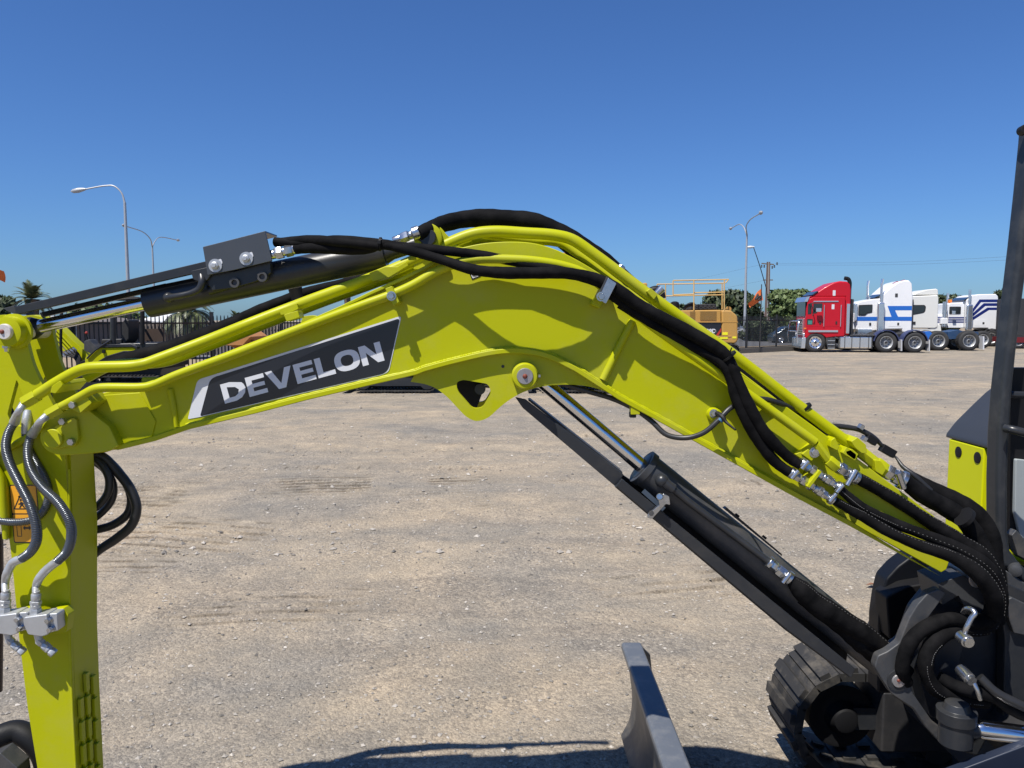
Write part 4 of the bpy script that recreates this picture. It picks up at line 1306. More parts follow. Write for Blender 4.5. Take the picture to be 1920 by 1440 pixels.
# ================================================================== ROW OF LIME MINI EXCAVATORS BEHIND
def mini(px_front, Y, label, group):
    """a canopy mini excavator facing left; origin under its slew centre"""
    x0 = W(159, 600, 18.0).x        # built once at the photo place of the visible one
    root = thing('mini_excavator', label, 'mini excavator', (x0 + 0.55, 18.75, 0), group)
    Y = 18.0
    def P(pts): return PX(pts, Y)
    cv = Geo().prism(P([(159, 690), (159, 671), (186, 652), (250, 651), (256, 657), (298, 656), (298, 690)]), Y, Y + 1.5).make('side_cover', LIME, root, bevel=.02)
    Geo().prism(P([(172, 690.5), (176, 682), (200, 667), (232, 657.5), (299, 656.5), (304, 664), (304, 690.5)]), Y - .02, Y + 1.52).make('tail_panel', BLACK, root, bevel=.03)
    Geo().prism(P([(181, 652.4), (190, 646), (246, 644.5), (258, 650), (258, 656)] + [(250, 650.6), (186, 651.6)]), Y - .03, Y + 1.5).make('deck_trim', GREY, root, bevel=.01)
    Geo().prism(P([(215, 650), (215, 644), (300, 643), (306, 647), (303, 656), (258, 656)]), Y + .1, Y + 1.4).make('engine_hood', GREY, root, bevel=.03)
    Geo().prism(P([(193, 656), (198, 656), (198, 662), (193, 662)]), Y - .04, Y + .02).make('latch', BLACK, cv)
    cs = Geo().prism(rounded(P([(155, 640), (165, 636), (172, 645), (181, 653), (170, 664), (155, 657)]), .03), Y + .05, Y + .35).make('armrest_console', GREY2, root, bevel=.01)
    Geo().tube(path([(164, 637, Y + .2, 1.6), (162, 628, Y + .2, 1.6), (161, 622, Y + .2, 2.6)]), .02, 8).make('lever', BLACK, cs)
    Geo().ball(W(162, 624, Y + .2), .035).make('lever_knob', mat('red_knob', (.35, .03, .02), .4), cs)
    Geo().prism(P([(208, 645), (208, 604), (214, 598), (222, 600), (222, 636), (214, 646)]), Y + .5, Y + 1.0).make('seat_back', SEATB, root, bevel=.03)
    Geo().prism(P([(170, 646), (170, 637), (210, 636), (210, 646)]), Y + .45, Y + 1.05).make('seat', SEATB, root, bevel=.03)
    Geo().tube(path([(212, 646, Y + .05, 5), (212, 600, Y + .05, 5), (212, 575, Y + .05, 5)]), .04, 10).make('post', GREY, root)
    Geo().tube(path([(212, 646, Y + 1.3, 5), (212, 570, Y + 1.3, 5)]), .04, 10).make('post', GREY, root)
    Geo().tube(path([(267, 645, Y + .1, 4), (267, 572, Y + .1, 4)]), .04, 10).make('post', BLACK, root)
    Geo().tube(path([(267, 645, Y + 1.3, 4), (267, 572, Y + 1.3, 4)]), .04, 10).make('post', BLACK, root)
    Geo().prism(P([(216, 643), (216, 618), (262, 617), (262, 643)]), Y + 1.2, Y + 1.3).make('rear_guard', mat('brown_guard', (.05, .03, .02), .7), root)
    Geo().tube(path([(163, 672, Y - .03, 1.8), (180, 656, Y - .03, 1.8), (209, 637, Y - .03, 1.8)]), .02, 8).make('hand_rail', GREY, root)
    rf = Geo().tube(path([(180, 575, Y, 2.4), (181, 566, Y, 2.6), (188, 562.5, Y, 2.6), (230, 561.5, Y, 2.6), (268, 562, Y, 2.6), (270, 575, Y, 2.6)]), .03, 8).make('canopy_frame', BLACK, root)
    Geo().tube(path([(180, 575, Y + 1.4, 2.4), (181, 566, Y + 1.4, 2.6), (188, 562.5, Y + 1.4, 2.6), (268, 562, Y + 1.4, 2.6), (270, 575, Y + 1.4, 2.6)]), .03, 8).make('canopy_frame', BLACK, root)
    for q in (188, 212, 240, 268):
        Geo().tube(path([(q, 562, Y, 2.2), (q, 562, Y + 1.4, 2.2)]), .03, 6).make('roof_bar', BLACK, rf)
    # front guard post and boom reaching up left
    Geo().tube(path([(116, 702, Y + .2, 2.6), (114, 640, Y + .2, 2.6), (116, 578, Y + .2, 2.6)]), .03, 8).make('work_light_post', BLACK, root)
    bmo = Geo().prism(P([(158, 700), (135, 660), (112, 640), (70, 598), (40, 590), (20, 592), (0, 660), (12, 665), (36, 606), (70, 622), (104, 660), (120, 672), (140, 704)]), Y + .55, Y + .85).make('boom', LIME, root, bevel=.01)
    for k in range(6):
        Geo().tube(path([(136 - k * 5, 651 + k * 2.5, Y + .5, 1.9), (108 - k * 5, 620 + k * 2.5, Y + .5, 1.9), (84 - k * 5, 592 + k * 2.5, Y + .5, 1.9)]), .02, 8).make('boom_pipe', LIME, bmo)
        Geo().lathe(W(137 - k * 5, 652 + k * 2.5, Y + .5), (1, 0, -1), [(0, .028), (.10, .028)], 8).make('hose_fitting', ZINC, bmo)
    for k in range(4):
        Geo().tube(path([(140 - k * 6, 655 + k * 3, Y + .5, 2.2), (150 - k * 3, 672, Y + .45, 2.4), (148, 690, Y + .4, 2.4)]), .02, 8).make('hose', BLACK, root)
    Geo().prism(rounded(P([(120, 700), (124, 684), (140, 676), (160, 680), (160, 706), (124, 706)]), .04), Y + .4, Y + 1.0).make('swing_bracket', BLACK, root, bevel=.02)
    Geo().prism(P([(150, 706), (150, 690.8), (300, 690.8), (296, 706)]), Y + .1, Y + 1.4).make('platform', GREY, root, bevel=.02)
    zb = .30
    xa, xb = W(135, 600, Y).x, W(300, 600, Y).x
    for y0 in (Y - .05, Y + 1.2):
        tr = track_geo(xa + .2, xb - .2, zb, .235, y0, y0 + .3, .085, .03, .025).make('track', RUBBER, root, smooth=False)
        Geo().box(((xa + xb) / 2, y0 + .15, zb), (xb - xa - .45, .2, .22)).make('track_frame', GREY, root)
        for xx_ in (xa + .21, xb - .21):
            Geo().lathe((xx_, y0 + .03, zb), (0, 1, 0), [(0, .08), (.01, .20), (.24, .20), (.25, .08)], 20).make('idler', GREY, tr)
    Geo().prism([(xa - .35, .05), (xa - .30, .36), (xa - .24, .36), (xa - .20, .2), (xa - .26, .05)], Y - .05, Y + 1.5).make('dozer_blade', GREY2, root, bevel=.01)
    Geo().bar((xa - .24, Y + .5, .2), (xa + .5, Y + .5, .3), .1, .1).make('blade_arm', GREY, root)
    return root
def copy_tree(o, parent=None):
    c_ = o.copy()
    COL.objects.link(c_)
    c_.parent = parent
    for ch in o.children:
        copy_tree(ch, c_)
    return c_
GM = 'lime mini excavators parked in a row'
m0 = mini(159, 18.0, 'lime canopy mini excavator visible above the near boom neck at the left', GM)
for px, yy, rz, lab in ((735, 20.2, 0.0, 'lime mini excavator hidden behind the boom lettering, only its tracks showing below'),
                        (905, 21.8, 0.1, 'lime mini excavator seen through the rounded triangular hole of the boom bracket'),
                        (1075, 20.2, 0.0, 'lime mini excavator whose tracks and shadow show under the boom arch'),
                        (-62, 15.2, 0.0, 'black canopy corner of a mini excavator cut by the left edge')):
    c_ = copy_tree(m0)
    w_ = W(px, 600, yy)
    c_.location = (w_.x, yy, 0)
    c_.rotation_euler = (0, 0, rz)
    c_['label'] = lab

# ---- orange-tan bucket on a carrier seen above the near boom
YB2 = 21.5
o = W(405, 600, YB2)
root = thing('wheel_loader', 'tan loader with its raised bucket edge showing above the boom pipes', 'loader', (o.x, YB2, 0))
def P2(pts, Y=YB2): return PX(pts, Y)
bk = Geo().prism(P2([(359, 631), (362, 626), (390, 627), (400, 613), (412, 609), (440, 610), (470, 632), (455, 648), (400, 648), (372, 642), (364, 635)]), YB2, YB2 + 1.5).make('bucket', TAN, root, bevel=.02)
Geo().prism(P2([(395, 626), (404, 612), (411, 611), (414, 622), (400, 627)]), YB2 - .03, YB2 + .01).make('side_plate', TAN, bk, bevel=.005)
Geo().prism(P2([(430, 638), (470, 640), (560, 690), (560, 705), (420, 648)]), YB2 + .3, YB2 + .5).make('lift_arm', TAN, root, bevel=.02)
Geo().prism(P2([(520, 720), (520, 655), (575, 650), (590, 690), (590, 720)]), YB2 + .2, YB2 + 1.4).make('body', TAN, root, bevel=.05)
for cx in (500, 585):
    for yy in (YB2, YB2 + 1.3):
        (x_, z_), = P2([(cx, 700)])
        w_ = put_wheel(root, x_ - o.x, .42, yy - YB2 + .15, .42, .3, 'drive')

# ================================================================== NEAR MINI EXCAVATOR
YN = 2.18       # near side plate of the boom
YF = 2.38       # far side plate
ex = thing('mini_excavator', 'nearest lime mini excavator with big white lettering on its long bent boom', 'mini excavator', (W(1720, 600, 2.28).x, 2.28, 0))
def NP(pts, Y=YN): return PX(pts, Y)

# ---- boom box
top_edge = [(170, 742), (250, 724), (330, 699), (450, 652), (560, 610), (640, 575), (700, 546), (760, 519), (800, 499), (835, 478)] + curve2([(862, 465), (900, 457), (945, 453), (995, 455), (1035, 465), (1080, 486), (1125, 513), (1150, 530)], 4) + [(1340, 666), (1530, 802), (1752, 968), (1778, 1010), (1787, 1035), (1775, 1068)]
arch_bot = curve2([(1080, 692), (1030, 669), (980, 659), (930, 661), (855, 677), (780, 697)], 5)
bot_edge = [(1765, 1074), (1590, 977), (1480, 919), (1365, 855), (1250, 791), (1160, 742), (1130, 722)] + arch_bot + [(700, 713), (580, 742), (480, 768), (400, 787), (350, 799), (290, 820), (225, 837), (160, 842), (150, 830), (145, 780)]
boom = Geo().prism(NP(top_edge + bot_edge), YN, YF).make('boom', LIME, ex, bevel=.003)
# bottom flange lip, proud of both side plates
flo = [(150, 842), (225, 838), (290, 822), (350, 801), (480, 770), (580, 744), (700, 716), (780, 698)] + list(reversed(curve2([(1080, 692), (1030, 668), (980, 658), (930, 660), (855, 676), (780, 696)], 5)))[1:] + [(1130, 724), (1160, 744), (1250, 793), (1365, 857), (1480, 921), (1590, 979), (1767, 1077)]
def offset_line(pts, d):
    out = []
    for i, p in enumerate(pts):
        a = Vector(pts[max(0, i - 1)]); b = Vector(pts[min(len(pts) - 1, i + 1)])
        t_ = (b - a).normalized()
        out.append((p[0] - t_.y * d, p[1] + t_.x * d))
    return out
f_top = offset_line(flo, -4.5)
f_bot = offset_line(flo, 5.0)
Geo().prism(PX(f_top[:-1] + list(reversed(f_bot)), YN - .016), YN - .018, YF + .018).make('bottom_flange', LIME, boom, bevel=.0025)
# fillet weld bead on top of the flange, slightly lumpy
bead = []
fl = catmull([(a, b, 0.0) for a, b in offset_line(flo[3:-2], -5.0)], 14)
for i, p in enumerate(fl):
    w_ = W(p[0], p[1], YN - .004)
    bead.append(tuple(w_) + (0.0042 + 0.0007 * math.sin(i * 1.98) + random.uniform(-.0004, .0004),))
Geo().tube(bead, .004, 8, smooth_path=False).make('weld_bead', LIME, boom, ang=60)
# lip of the top plate, proud of the side plate
tl = [(262, 722), (330, 697), (450, 650), (560, 608), (640, 573), (700, 544), (760, 517), (800, 497), (835, 477)]
Geo().prism(PX(tl + [(a, b + 7) for a, b in reversed(tl)], YN - .02), YN - .024, YF + .02).make('top_flange', LIME, boom, bevel=.002)
# cylinder bracket hanging under the arch (two cheeks)
brk = curve2([(770, 716), (795, 720), (815, 727), (838, 744), (858, 765), (874, 781), (890, 789), (904, 788), (918, 781), (938, 763), (958, 748), (982, 735), (1015, 725), (1060, 721), (1105, 725), (1145, 738), (1185, 757)], 3) + [(1160, 744), (1120, 718), (1080, 690), (1030, 666), (980, 656), (930, 659), (855, 675), (780, 697)]
hole = rounded([(855, 717), (868, 712), (916, 720), (921, 736), (904, 765), (886, 766), (858, 733)], 9)
for y0, y1 in ((YN + .006, YN + .024), (YF - .024, YF - .006)):
    Geo().prism(NP(brk, YN + .006), y0, y1, [NP(hole, YN + .006)]).make('cylinder_bracket', LIME, boom, bevel=.0015)
g = Geo()
cpin = W(984, 704, YN)
g.lathe(cpin, (0, -1, 0), [(-.02, pr(25, YN)), (.022, pr(25, YN)), (.030, pr(22.5, YN)), (.031, pr(17, YN))], 36)
g.make('pin_boss', LIME, boom, bevel=.001)
Geo().lathe(W(984, 704, YF), (0, 1, 0), [(-.02, pr(25, YN)), (.03, pr(25, YN))], 30).make('pin_boss', LIME, boom, bevel=.001)
Geo().lathe(W(984, 704, 2.21), (0, 1, 0), [(0, pr(24, 2.28)), (.14, pr(24, 2.28))], 30).make('rod_eye', GREY, boom)
Geo().prism(NP([(838, 700), (900, 690), (905, 735), (890, 776), (860, 750)], 2.3), 2.295, 2.31).make('shaded_inner_plate', BLACK, boom)  # inner bracket plate, coloured black to paint in the shadow behind the hole
Geo().lathe(W(900, 730, 2.26), (0, 1, 0), [(0, pr(10, 2.28)), (.03, pr(10, 2.28))], 18).make('cross_tube', GREY2, boom)
pn = Geo().lathe(cpin, (0, -1, 0), [(-.22, pr(15.5, YN)), (.032, pr(15.5, YN)), (.0345, pr(14.3, YN))], 32).make('pivot_pin', PIN, boom)
Geo().lathe(cpin + Vector((0, -.0346, 0)), (0, -1, 0), [(0, .007), (.002, .006), (.006, .003)], 12).make('grease_nipple', RUST, pn)
g = Geo()
g.lathe(W(968, 704, YN - .005), (-1, 0, 0), [(0, pr(5, YN)), (.012, pr(5, YN))], 6)
g.lathe(W(1000, 705, YN - .005), (1, 0, 0), [(0, pr(6, YN)), (.010, pr(6, YN)), (.011, pr(4, YN)), (.020, pr(4, YN))], 6)
g.make('lock_bolt', ZINC, boom)
Geo().lathe(W(943, 687, YN + .006), (0, -1, 0), [(0, pr(3, YN)), (.0007, pr(3, YN))], 14).make('drain_hole', CHAS, boom)
# stiffening rod welded across the plate
Geo().tube(path([(1186, 601, YN - .004, 7), (1160, 652, YN - .004, 7.5), (1131, 712, YN - .004, 7.5)]), .01, 14, smooth_path=False).make('stiffener_rod', LIME, boom)
# vertical reinforcement bulge near the neck
Geo().tube(path([(319, 730, YN - .002, 6), (325, 760, YN - .002, 6), (331, 800, YN - .002, 4)]), .01, 12).make('seam_bead', LIME, boom)
# neck doubler plate + nose clevis
Geo().prism(NP([(150, 842), (150, 770), (178, 742), (262, 736), (292, 790), (285, 818), (222, 836)], YN - .004), YN - .004, YN).make('doubler_plate', LIME, boom, bevel=.002)
nose = curve2([(142, 766), (118, 770), (92, 784), (77, 806), (76, 828), (88, 845), (110, 853), (150, 852), (205, 846)], 4) + [(222, 836), (205, 800), (165, 768)]
ns = Geo().prism(NP(nose, YN - .035), YN - .035, YN + .02).make('nose_clevis', LIME, boom, bevel=.003)
Geo().prism(NP(nose, YF), YF - .02, YF + .035).make('nose_clevis', LIME, boom, bevel=.003)
nc = rounded([(101, 801), (118, 791), (136, 783), (143, 786), (147, 822), (140, 836), (122, 838), (108, 843), (92, 841), (82, 828), (84, 812)], 5)
Geo().prism(NP(nc, YN - .047), YN - .047, YN - .035).make('pin_keeper', LIME, boom, bevel=.002)
Geo().lathe(W(101, 822, YN - .047), (0, -1, 0), [(0, pr(18, YN)), (.006, pr(18, YN)), (.008, pr(16.8, YN))], 32).make('pin_cap', LIME, boom)
for (a, b) in ((119, 790), (135, 828), (138, 759)):
    g = Geo(); bolt(g, a, b, YN - (.048 if b > 770 else .086), 7.2, .011, False); g.make('bolt', ZINC, boom)

# ---- lettering on the boom
YD = YN - .0012
sil = rounded([(370, 712), (393, 705), (753, 592), (729, 697), (716, 703), (374, 782), (352, 786)], [9, 0, 7, 8, 4, 0, 3])
dec = Geo().prism(PX(sil, YD), YD, YD + .0010).make('lettering_panel', SILV, boom)
drk = rounded([(394, 709.5), (750, 596.5), (727, 699), (375, 780.5)], [12, 7, 14, 4], 6)
Geo().prism(PX(drk, YD - .0006), YD - .0006, YD - .0001).make('dark_field', INK, dec)
ux, uy = Vector((0.9651, -0.2617)), Vector((-0.2617, -0.9651))
O_ = Vector((422, 757))
def LP(u, v):
    p = O_ + ux * u + uy * v
    w_ = W(p.x, p.y, YD - .0014)
    return (w_.x, w_.z)
def ell(cx, cy, rx, ry, n=28, e=2.48):
    o_ = []
    for i in range(n):
        a = 2 * math.pi * i / n
        c_, s_ = math.cos(a), math.sin(a)
        o_.append((cx + rx * abs(c_) ** (2 / e) * (1 if c_ > 0 else -1), cy + ry * abs(s_) ** (2 / e) * (1 if s_ > 0 else -1)))
    return o_
HH = 37.0
letters = {
    'D': ([(0, 0), (23, 0), (34, 3.5), (42, 11), (45, 20), (43, 27), (40, 31), (18, 37), (0, 37)], [[(11, 29), (26, 25.5), (32, 19.5), (29, 12), (22, 8.5), (11, 8.5)]]),
    'E': ([(48, 0), (84, 0), (84, 8), (59, 8), (59, 15), (82, 15), (82, 22.3), (59, 22.3), (59, 29), (83.5, 29), (83.5, 37), (48, 37)], []),
    'V': ([(105, 0), (119, 0), (137, 37), (124.5, 37), (112, 9.5), (99.5, 37), (86.5, 37)], []),
    'E2': ([(141, 0), (178, 0), (178, 8), (152, 8), (152, 15), (176, 15), (176, 22.3), (152, 22.3), (152, 29), (177.5, 29), (177.5, 37), (141, 37)], []),
    'L': ([(182, 0), (216, 0), (216, 8.6), (193.5, 8.6), (193.5, 37), (182, 37)], []),
    'O': (ell(242, 18.5, 24, 19.3), [ell(242, 18.5, 11.8, 10.2)]),
    'N': ([(268, 0), (279.5, 0), (279.5, 23), (297.5, 0), (310, 0), (310, 37), (298.5, 37), (298.5, 14.5), (281, 37), (268, 37)], []),
}
for k, (pl, hs) in letters.items():
    Geo().prism([LP(*q) for q in pl], YD - .0014, YD - .0007, [[LP(*q) for q in h] for h in hs]).make('letter', SILV, dec)

# ---- little white hook sign
c0 = [(872, 493), (890, 489), (902, 518), (885, 525)]
sg = Geo().prism(PX(rounded(c0, 2), YN - .0012), YN - .0012, YN).make('hook_sticker', INK, boom)
Geo().prism(PX(rounded([(875, 495), (888, 491.5), (899, 517), (886, 522.3)], 2), YN - .0018), YN - .0018, YN - .0011).make('sticker_face', SILV, sg)
tube_p = path([(886, 497, YN - .002, 1.3), (890, 503, YN - .002, 1.3), (884, 509, YN - .002, 1.3), (886, 515, YN - .002, 1.3), (892, 515, YN - .002, 1.3), (892, 510, YN - .002, 1.3)])
Geo().tube(tube_p, .002, 6).make('hook_symbol', INK, sg)

# ---- steel pipes along the boom
def pipe(name, pts, r, m=LIME, Y=None, res=16, n=5, parent=None):
    return Geo().tube(path(pts, Y, r), .01, res, n=n).make(name, m, parent or ex)
Npts = [(98, 772, YN - .08), (150, 744, YN - .08), (176, 730, YN - .08), (192, 727, YN - .08), (270, 726, YN - .078), (288, 722, YN - .075), (330, 704, YN - .065), (450, 660, YN - .05), (560, 617), (680, 572), (735, 552), (775, 534), (820, 508), (862, 492), (900, 486), (950, 486), (1000, 489), (1050, 497), (1090, 510), (1130, 538), (1180, 578), (1235, 620), (1385, 726), (1528, 829)]
pipe('boom_pipe', Npts, 8.6, Y=YN - .042, n=5)
Upts = [(52, 752, YN - .07), (80, 734, YN - .07), (108, 716, YN - .07), (145, 696, YN - .07), (165, 690, YN - .07), (190, 688, YN - .07), (248, 686, YN - .065), (272, 682, YN - .055), (300, 672, YN - .045), (340, 657, YN - .03), (400, 634, YN - .01), (470, 606, YN), (540, 579), (590, 560), (640, 542), (692, 523), (785, 484), (832, 460), (885, 439), (925, 434), (985, 437), (1040, 441), (1072, 449), (1110, 474), (1210, 548), (1300, 612), (1377, 667), (1510, 770), (1600, 837), (1648, 873)]
pipe('boom_pipe', Upts, 10.6, Y=YN + .03, n=6)
for dY, pts, r in ((.24, Npts[3:], 8.6), (.15, Upts[2:], 10.6)):
    base = YN + (.03 if r > 10 else -.042)
    P = path([q[:2] for q in pts], base, r)
    P = [(a, b + dY, c_, d_) for a, b, c_, d_ in P]
    Geo().tube(P, .01, 14, n=5).make('boom_pipe', LIME, ex)
# pipe between, crossing the hump (thin)
pipe('boom_pipe', [(905, 440), (960, 447), (1005, 452), (1050, 456), (1085, 478), (1160, 535), (1300, 640), (1420, 730), (1540, 822), (1590, 858)], 7.5, Y=YN + .075)
# clamps
def clampbox(pts, y0, y1, m=LIME, name='pipe_clamp', bev=.0015):
    return Geo().prism(PX(rounded(pts, 2), y0), y0, y1).make(name, m, ex, bevel=bev)
clampbox([(722, 541), (735, 536), (749, 566), (737, 573)], YN - .062, YN)
g = Geo(); bolt(g, 734, 555, YN - .062, 6.5); g.make('bolt', ZINC, ex)
clampbox([(524, 580), (556, 568), (560, 579), (540, 589), (526, 591)], YN - .0, YN + .06)
clampbox([(532, 590), (558, 582), (562, 595), (537, 603)], YN - .02, YN + .03)
clampbox([(692, 512), (722, 500), (745, 500), (762, 490), (766, 498), (730, 520), (698, 528)], YN + .01, YN + .05)
clampbox([(1212, 546), (1220, 540), (1234, 552), (1226, 562)], YN - .0, YN + .055)
clampbox([(1504, 852), (1533, 826), (1545, 836), (1522, 865)], YN - .04, YN)
clampbox([(1491, 852), (1516, 842), (1522, 850), (1505, 862)], YN - .03, YN)
g = Geo(); bolt(g, 1527, 848, YN - .04, 7.5); g.make('bolt', ZINC, ex)
for pts in ([(1558, 826), (1566, 820), (1574, 838), (1570, 845), (1556, 838)], [(1580, 850), (1588, 838), (1606, 852), (1604, 864)], [(1596, 828), (1608, 820), (1624, 834), (1626, 850), (1616, 850), (1604, 840)], [(1585, 846), (1598, 842), (1610, 852), (1602, 863), (1587, 852)]):
    clampbox(pts, YN - .02, YN + .05)
for (a, b) in ((1618, 826), (1612, 804)):
    g = Geo(); g.lathe(W(a, b, YN + .1), (.5, 0, .8), [(0, .011), (.012, .011), (.014, .009)], 6); g.make('bolt', ZINC, ex)
clampbox([(97, 724), (112, 714), (118, 722), (104, 738), (94, 736)], YN - .09, YN + .03)
clampbox([(128, 752), (160, 738), (172, 756), (150, 775), (135, 768)], YN - .085, YN)
# hexes at the pipe ends
def hexend(a, b, Y, r, m=LIME, name='pipe_nut'):
    A, B = W(a[0], a[1], Y), W(b[0], b[1], Y)
    g = Geo()
    d = (B - A)
    g.lathe(A, d, [(0, pr(r, Y) * .95), (d.length * .1, pr(r, Y)), (d.length * .9, pr(r, Y)), (d.length, pr(r, Y) * .93)], 6, ph=.4)
    return g.make(name, m, ex)
hexend((70, 741), (46, 755), YN - .07, 13)
hexend((116, 763), (90, 778), YN - .08, 11.5)
hexend((1640, 868), (1660, 884), YN + .03, 15)
hexend((1612, 846), (1640, 868), YN + .03, 12)
hexend((1552, 862), (1570, 877), YN - .042, 11.5)
hexend((1530, 832), (1552, 862), YN - .042, 8)
Geo().prism(PX(rounded([(1640, 862), (1652, 864), (1662, 880), (1655, 892), (1642, 884)], 3), YN), YN - .0, YN + .05).make('pipe_bracket', LIME, ex, bevel=.002)

# ---- arm cylinder above the boom
YC = 2.28
a0, a1 = W(278, 568, YC), W(722, 476, YC)
ac = Geo().tube([tuple(a0) + (pr(27.5, YC),), tuple(a0 + (a1 - a0) * .012) + (pr(28, YC),), tuple(a1) + (pr(28, YC),)], .04, 40, smooth_path=False).make('arm_cylinder', GREY, ex)
g = Geo()
d = (a1 - a0).normalized()
g.lathe(a0 - d * .004, -d * -1, [(0, pr(20, YC)), (.006, pr(27, YC))], 36)
g.make('gland', GREY, ac)
r0 = W(66, 614, YC)
Geo().tube([tuple(r0) + (pr(12.5, YC),), tuple(a0) + (pr(12.5, YC),)], .02, 36).make('chrome_rod', CHROME, ac)
Geo().tube([tuple(a1) + (pr(19, YC),), tuple(W(735, 472, YC)) + (pr(15, YC),), tuple(W(790, 455, YC)) + (pr(14, YC),)], .02, 28, smooth_path=False).make('end_neck', GREY, ac)
Geo().tube([tuple(W(30, 622, YC)) + (pr(22, YC),), tuple(W(62, 615, YC)) + (pr(21, YC),), tuple(W(76, 612, YC)) + (pr(14, YC),)], .02, 28, smooth_path=False).make('rod_eye', GREY, ac)
# boss plates that hold the cylinder on the boom hump
pl = curve2([(775, 505), (778, 470), (782, 440), (800, 424), (822, 424), (838, 440), (860, 462)], 5) + [(900, 470), (860, 510)]
for y0 in (YN + .02, YF - .04):
    Geo().prism(PX(pl, YN + .02), y0, y0 + .022).make('cylinder_lug', LIME, boom, bevel=.002)
pb = Geo().lathe(W(803, 446, YN + .02), (0, -1, 0), [(0, pr(27, YN)), (.016, pr(26, YN)), (.018, pr(23, YN))], 32).make('pin_boss', LIME, boom)
Geo().lathe(W(803, 446, YN + .01), (0, -1, 0), [(-.19, pr(16, YN)), (.014, pr(16, YN)), (.018, pr(14, YN))], 28).make('pivot_pin', GREY, boom)
# guard channel above the rod
gd = Geo()
gd.prism(PX([(27, 575), (388, 489), (389, 507), (31, 590)], YN + .035), YN + .035, YN + .05)
gd.prism(PX([(27, 574.5), (388, 488.5), (388, 491), (27, 577.5)], YN + .035), YN + .05, YN + .17)
gd.prism(PX([(60, 586), (300, 530), (300, 540), (64, 595)], YN + .12), YN + .155, YN + .17)
gd.make('rod_guard', GREY, ex, bevel=.002)
Geo().prism(PX([(6, 578), (27, 573), (31, 590), (14, 584)], YN + .06), YN + .06, YN + .14).make('guard_end', GREY2, ex, bevel=.001)
# hose bracket on top of the cylinder
hb = Geo()
hb.prism(PX([(380, 463), (497, 433), (510, 489), (440, 506), (389, 516)], YN + .02), YN + .02, YN + .026)
hb.prism(PX([(380, 462), (497, 432.6), (498, 436), (381, 466)], YN + .02), YN + .026, YN + .13)
hb.prism(PX([(384, 470), (499, 441), (508, 484), (391, 515)], YN + .124), YN + .124, YN + .13)
hb.make('hose_bracket', mat('bracket_grey', (0.050, 0.054, 0.062), .38, var=.08, bump=.1, bscale=100, coat=.2, bw=.001), ex, bevel=.0012)
for (a, b) in ((404, 498), (462, 485)):
    c_ = W(a, b, YN + .02)
    g = Geo()
    g.lathe(c_, (0, -1, 0), [(0, pr(12.5, YN)), (.0025, pr(12.5, YN))], 28)
    g.lathe(c_ + Vector((0, -.0025, 0)), (0, -1, 0), [(0, pr(7.5, YN)), (.007, pr(7.5, YN)), (.0085, pr(6, YN))], 6)
    g.lathe(c_ + Vector((0, -.0085, 0)), (0, -1, 0), [(0, pr(4, YN)), (.006, pr(3.6, YN))], 14)
    g.make('flange_bolt', ALU, ex)
    Geo().prism(PX(rounded([(a + 2, b - 10), (a + 10, b - 13), (a + 13, b - 6), (a + 10, b + 2), (a + 4, b)], 2), YN + .018), YN + .0188, YN + .0199).make('paint_mark', SILV, ex)
blk = Geo()
blk.prism(PX([(378, 520), (388, 508), (440, 508), (506, 488), (508, 512), (480, 528), (440, 540), (398, 545)], YN + .04), YN + .04, YN + .14)
blk.make('valve_block', GREY, ex, bevel=.003)
for (a, b) in ((440, 530), (492, 519)):
    g = Geo(); c_ = W(a, b, YN + .034)
    g.lathe(c_, (0, -1, 0), [(-.012, pr(9.5, YN)), (.004, pr(9.5, YN)), (.0041, pr(5.5, YN)), (-.003, pr(5, YN))], 24); g.make('socket_bolt', GREY2, ex)
Geo().prism(PX(rounded([(357, 508), (392, 500), (398, 512), (388, 526), (372, 528), (362, 524)], 3), YN + .03), YN + .03, YN + .08).make('tube_mount', GREY, ex, bevel=.002)
pipe('steel_tube', [(315, 558, YN + .045, 7), (335, 555, YN + .03, 6), (360, 549, YN + .028, 6), (374, 541, YN + .028, 6.5), (379, 528, YN + .03, 7), (378, 516, YN + .04, 7)], 7, GREY)
Geo().ball(W(316, 558, YN + .05), pr(10, YN), 12).make('weld_ball', GREY, ex)
pipe('steel_tube', [(392, 545, YN + .06, 9), (430, 534, YN + .06, 9)], 9, GREY)
# fitting that carries the hose
g = Geo()
fitchain(g, W(508, 478, YN + .04), W(558, 466, YN + .04), pr(10.5, YN), [(2, .85, 0), (3, 1.15, 1), (1, .8, 0), (3, 1.1, 1), (2, .95, 0)])
g.make('hose_fitting', ZINC, ex)
g = Geo()
fitchain(g, W(738, 452, YN + .01), W(788, 434, YN + .0), pr(9, YN), [(2, .9, 0), (2, 1.2, 1), (1, .8, 0), (2, 1.25, 1)])
g.make('hose_fitting', ZINC, ex)
Geo().lathe(W(775, 439, YN), (1, 0, .35), [(0, pr(13, YN)), (.018, pr(13, YN))], 24).make('hose_clip', ZINC, ex)

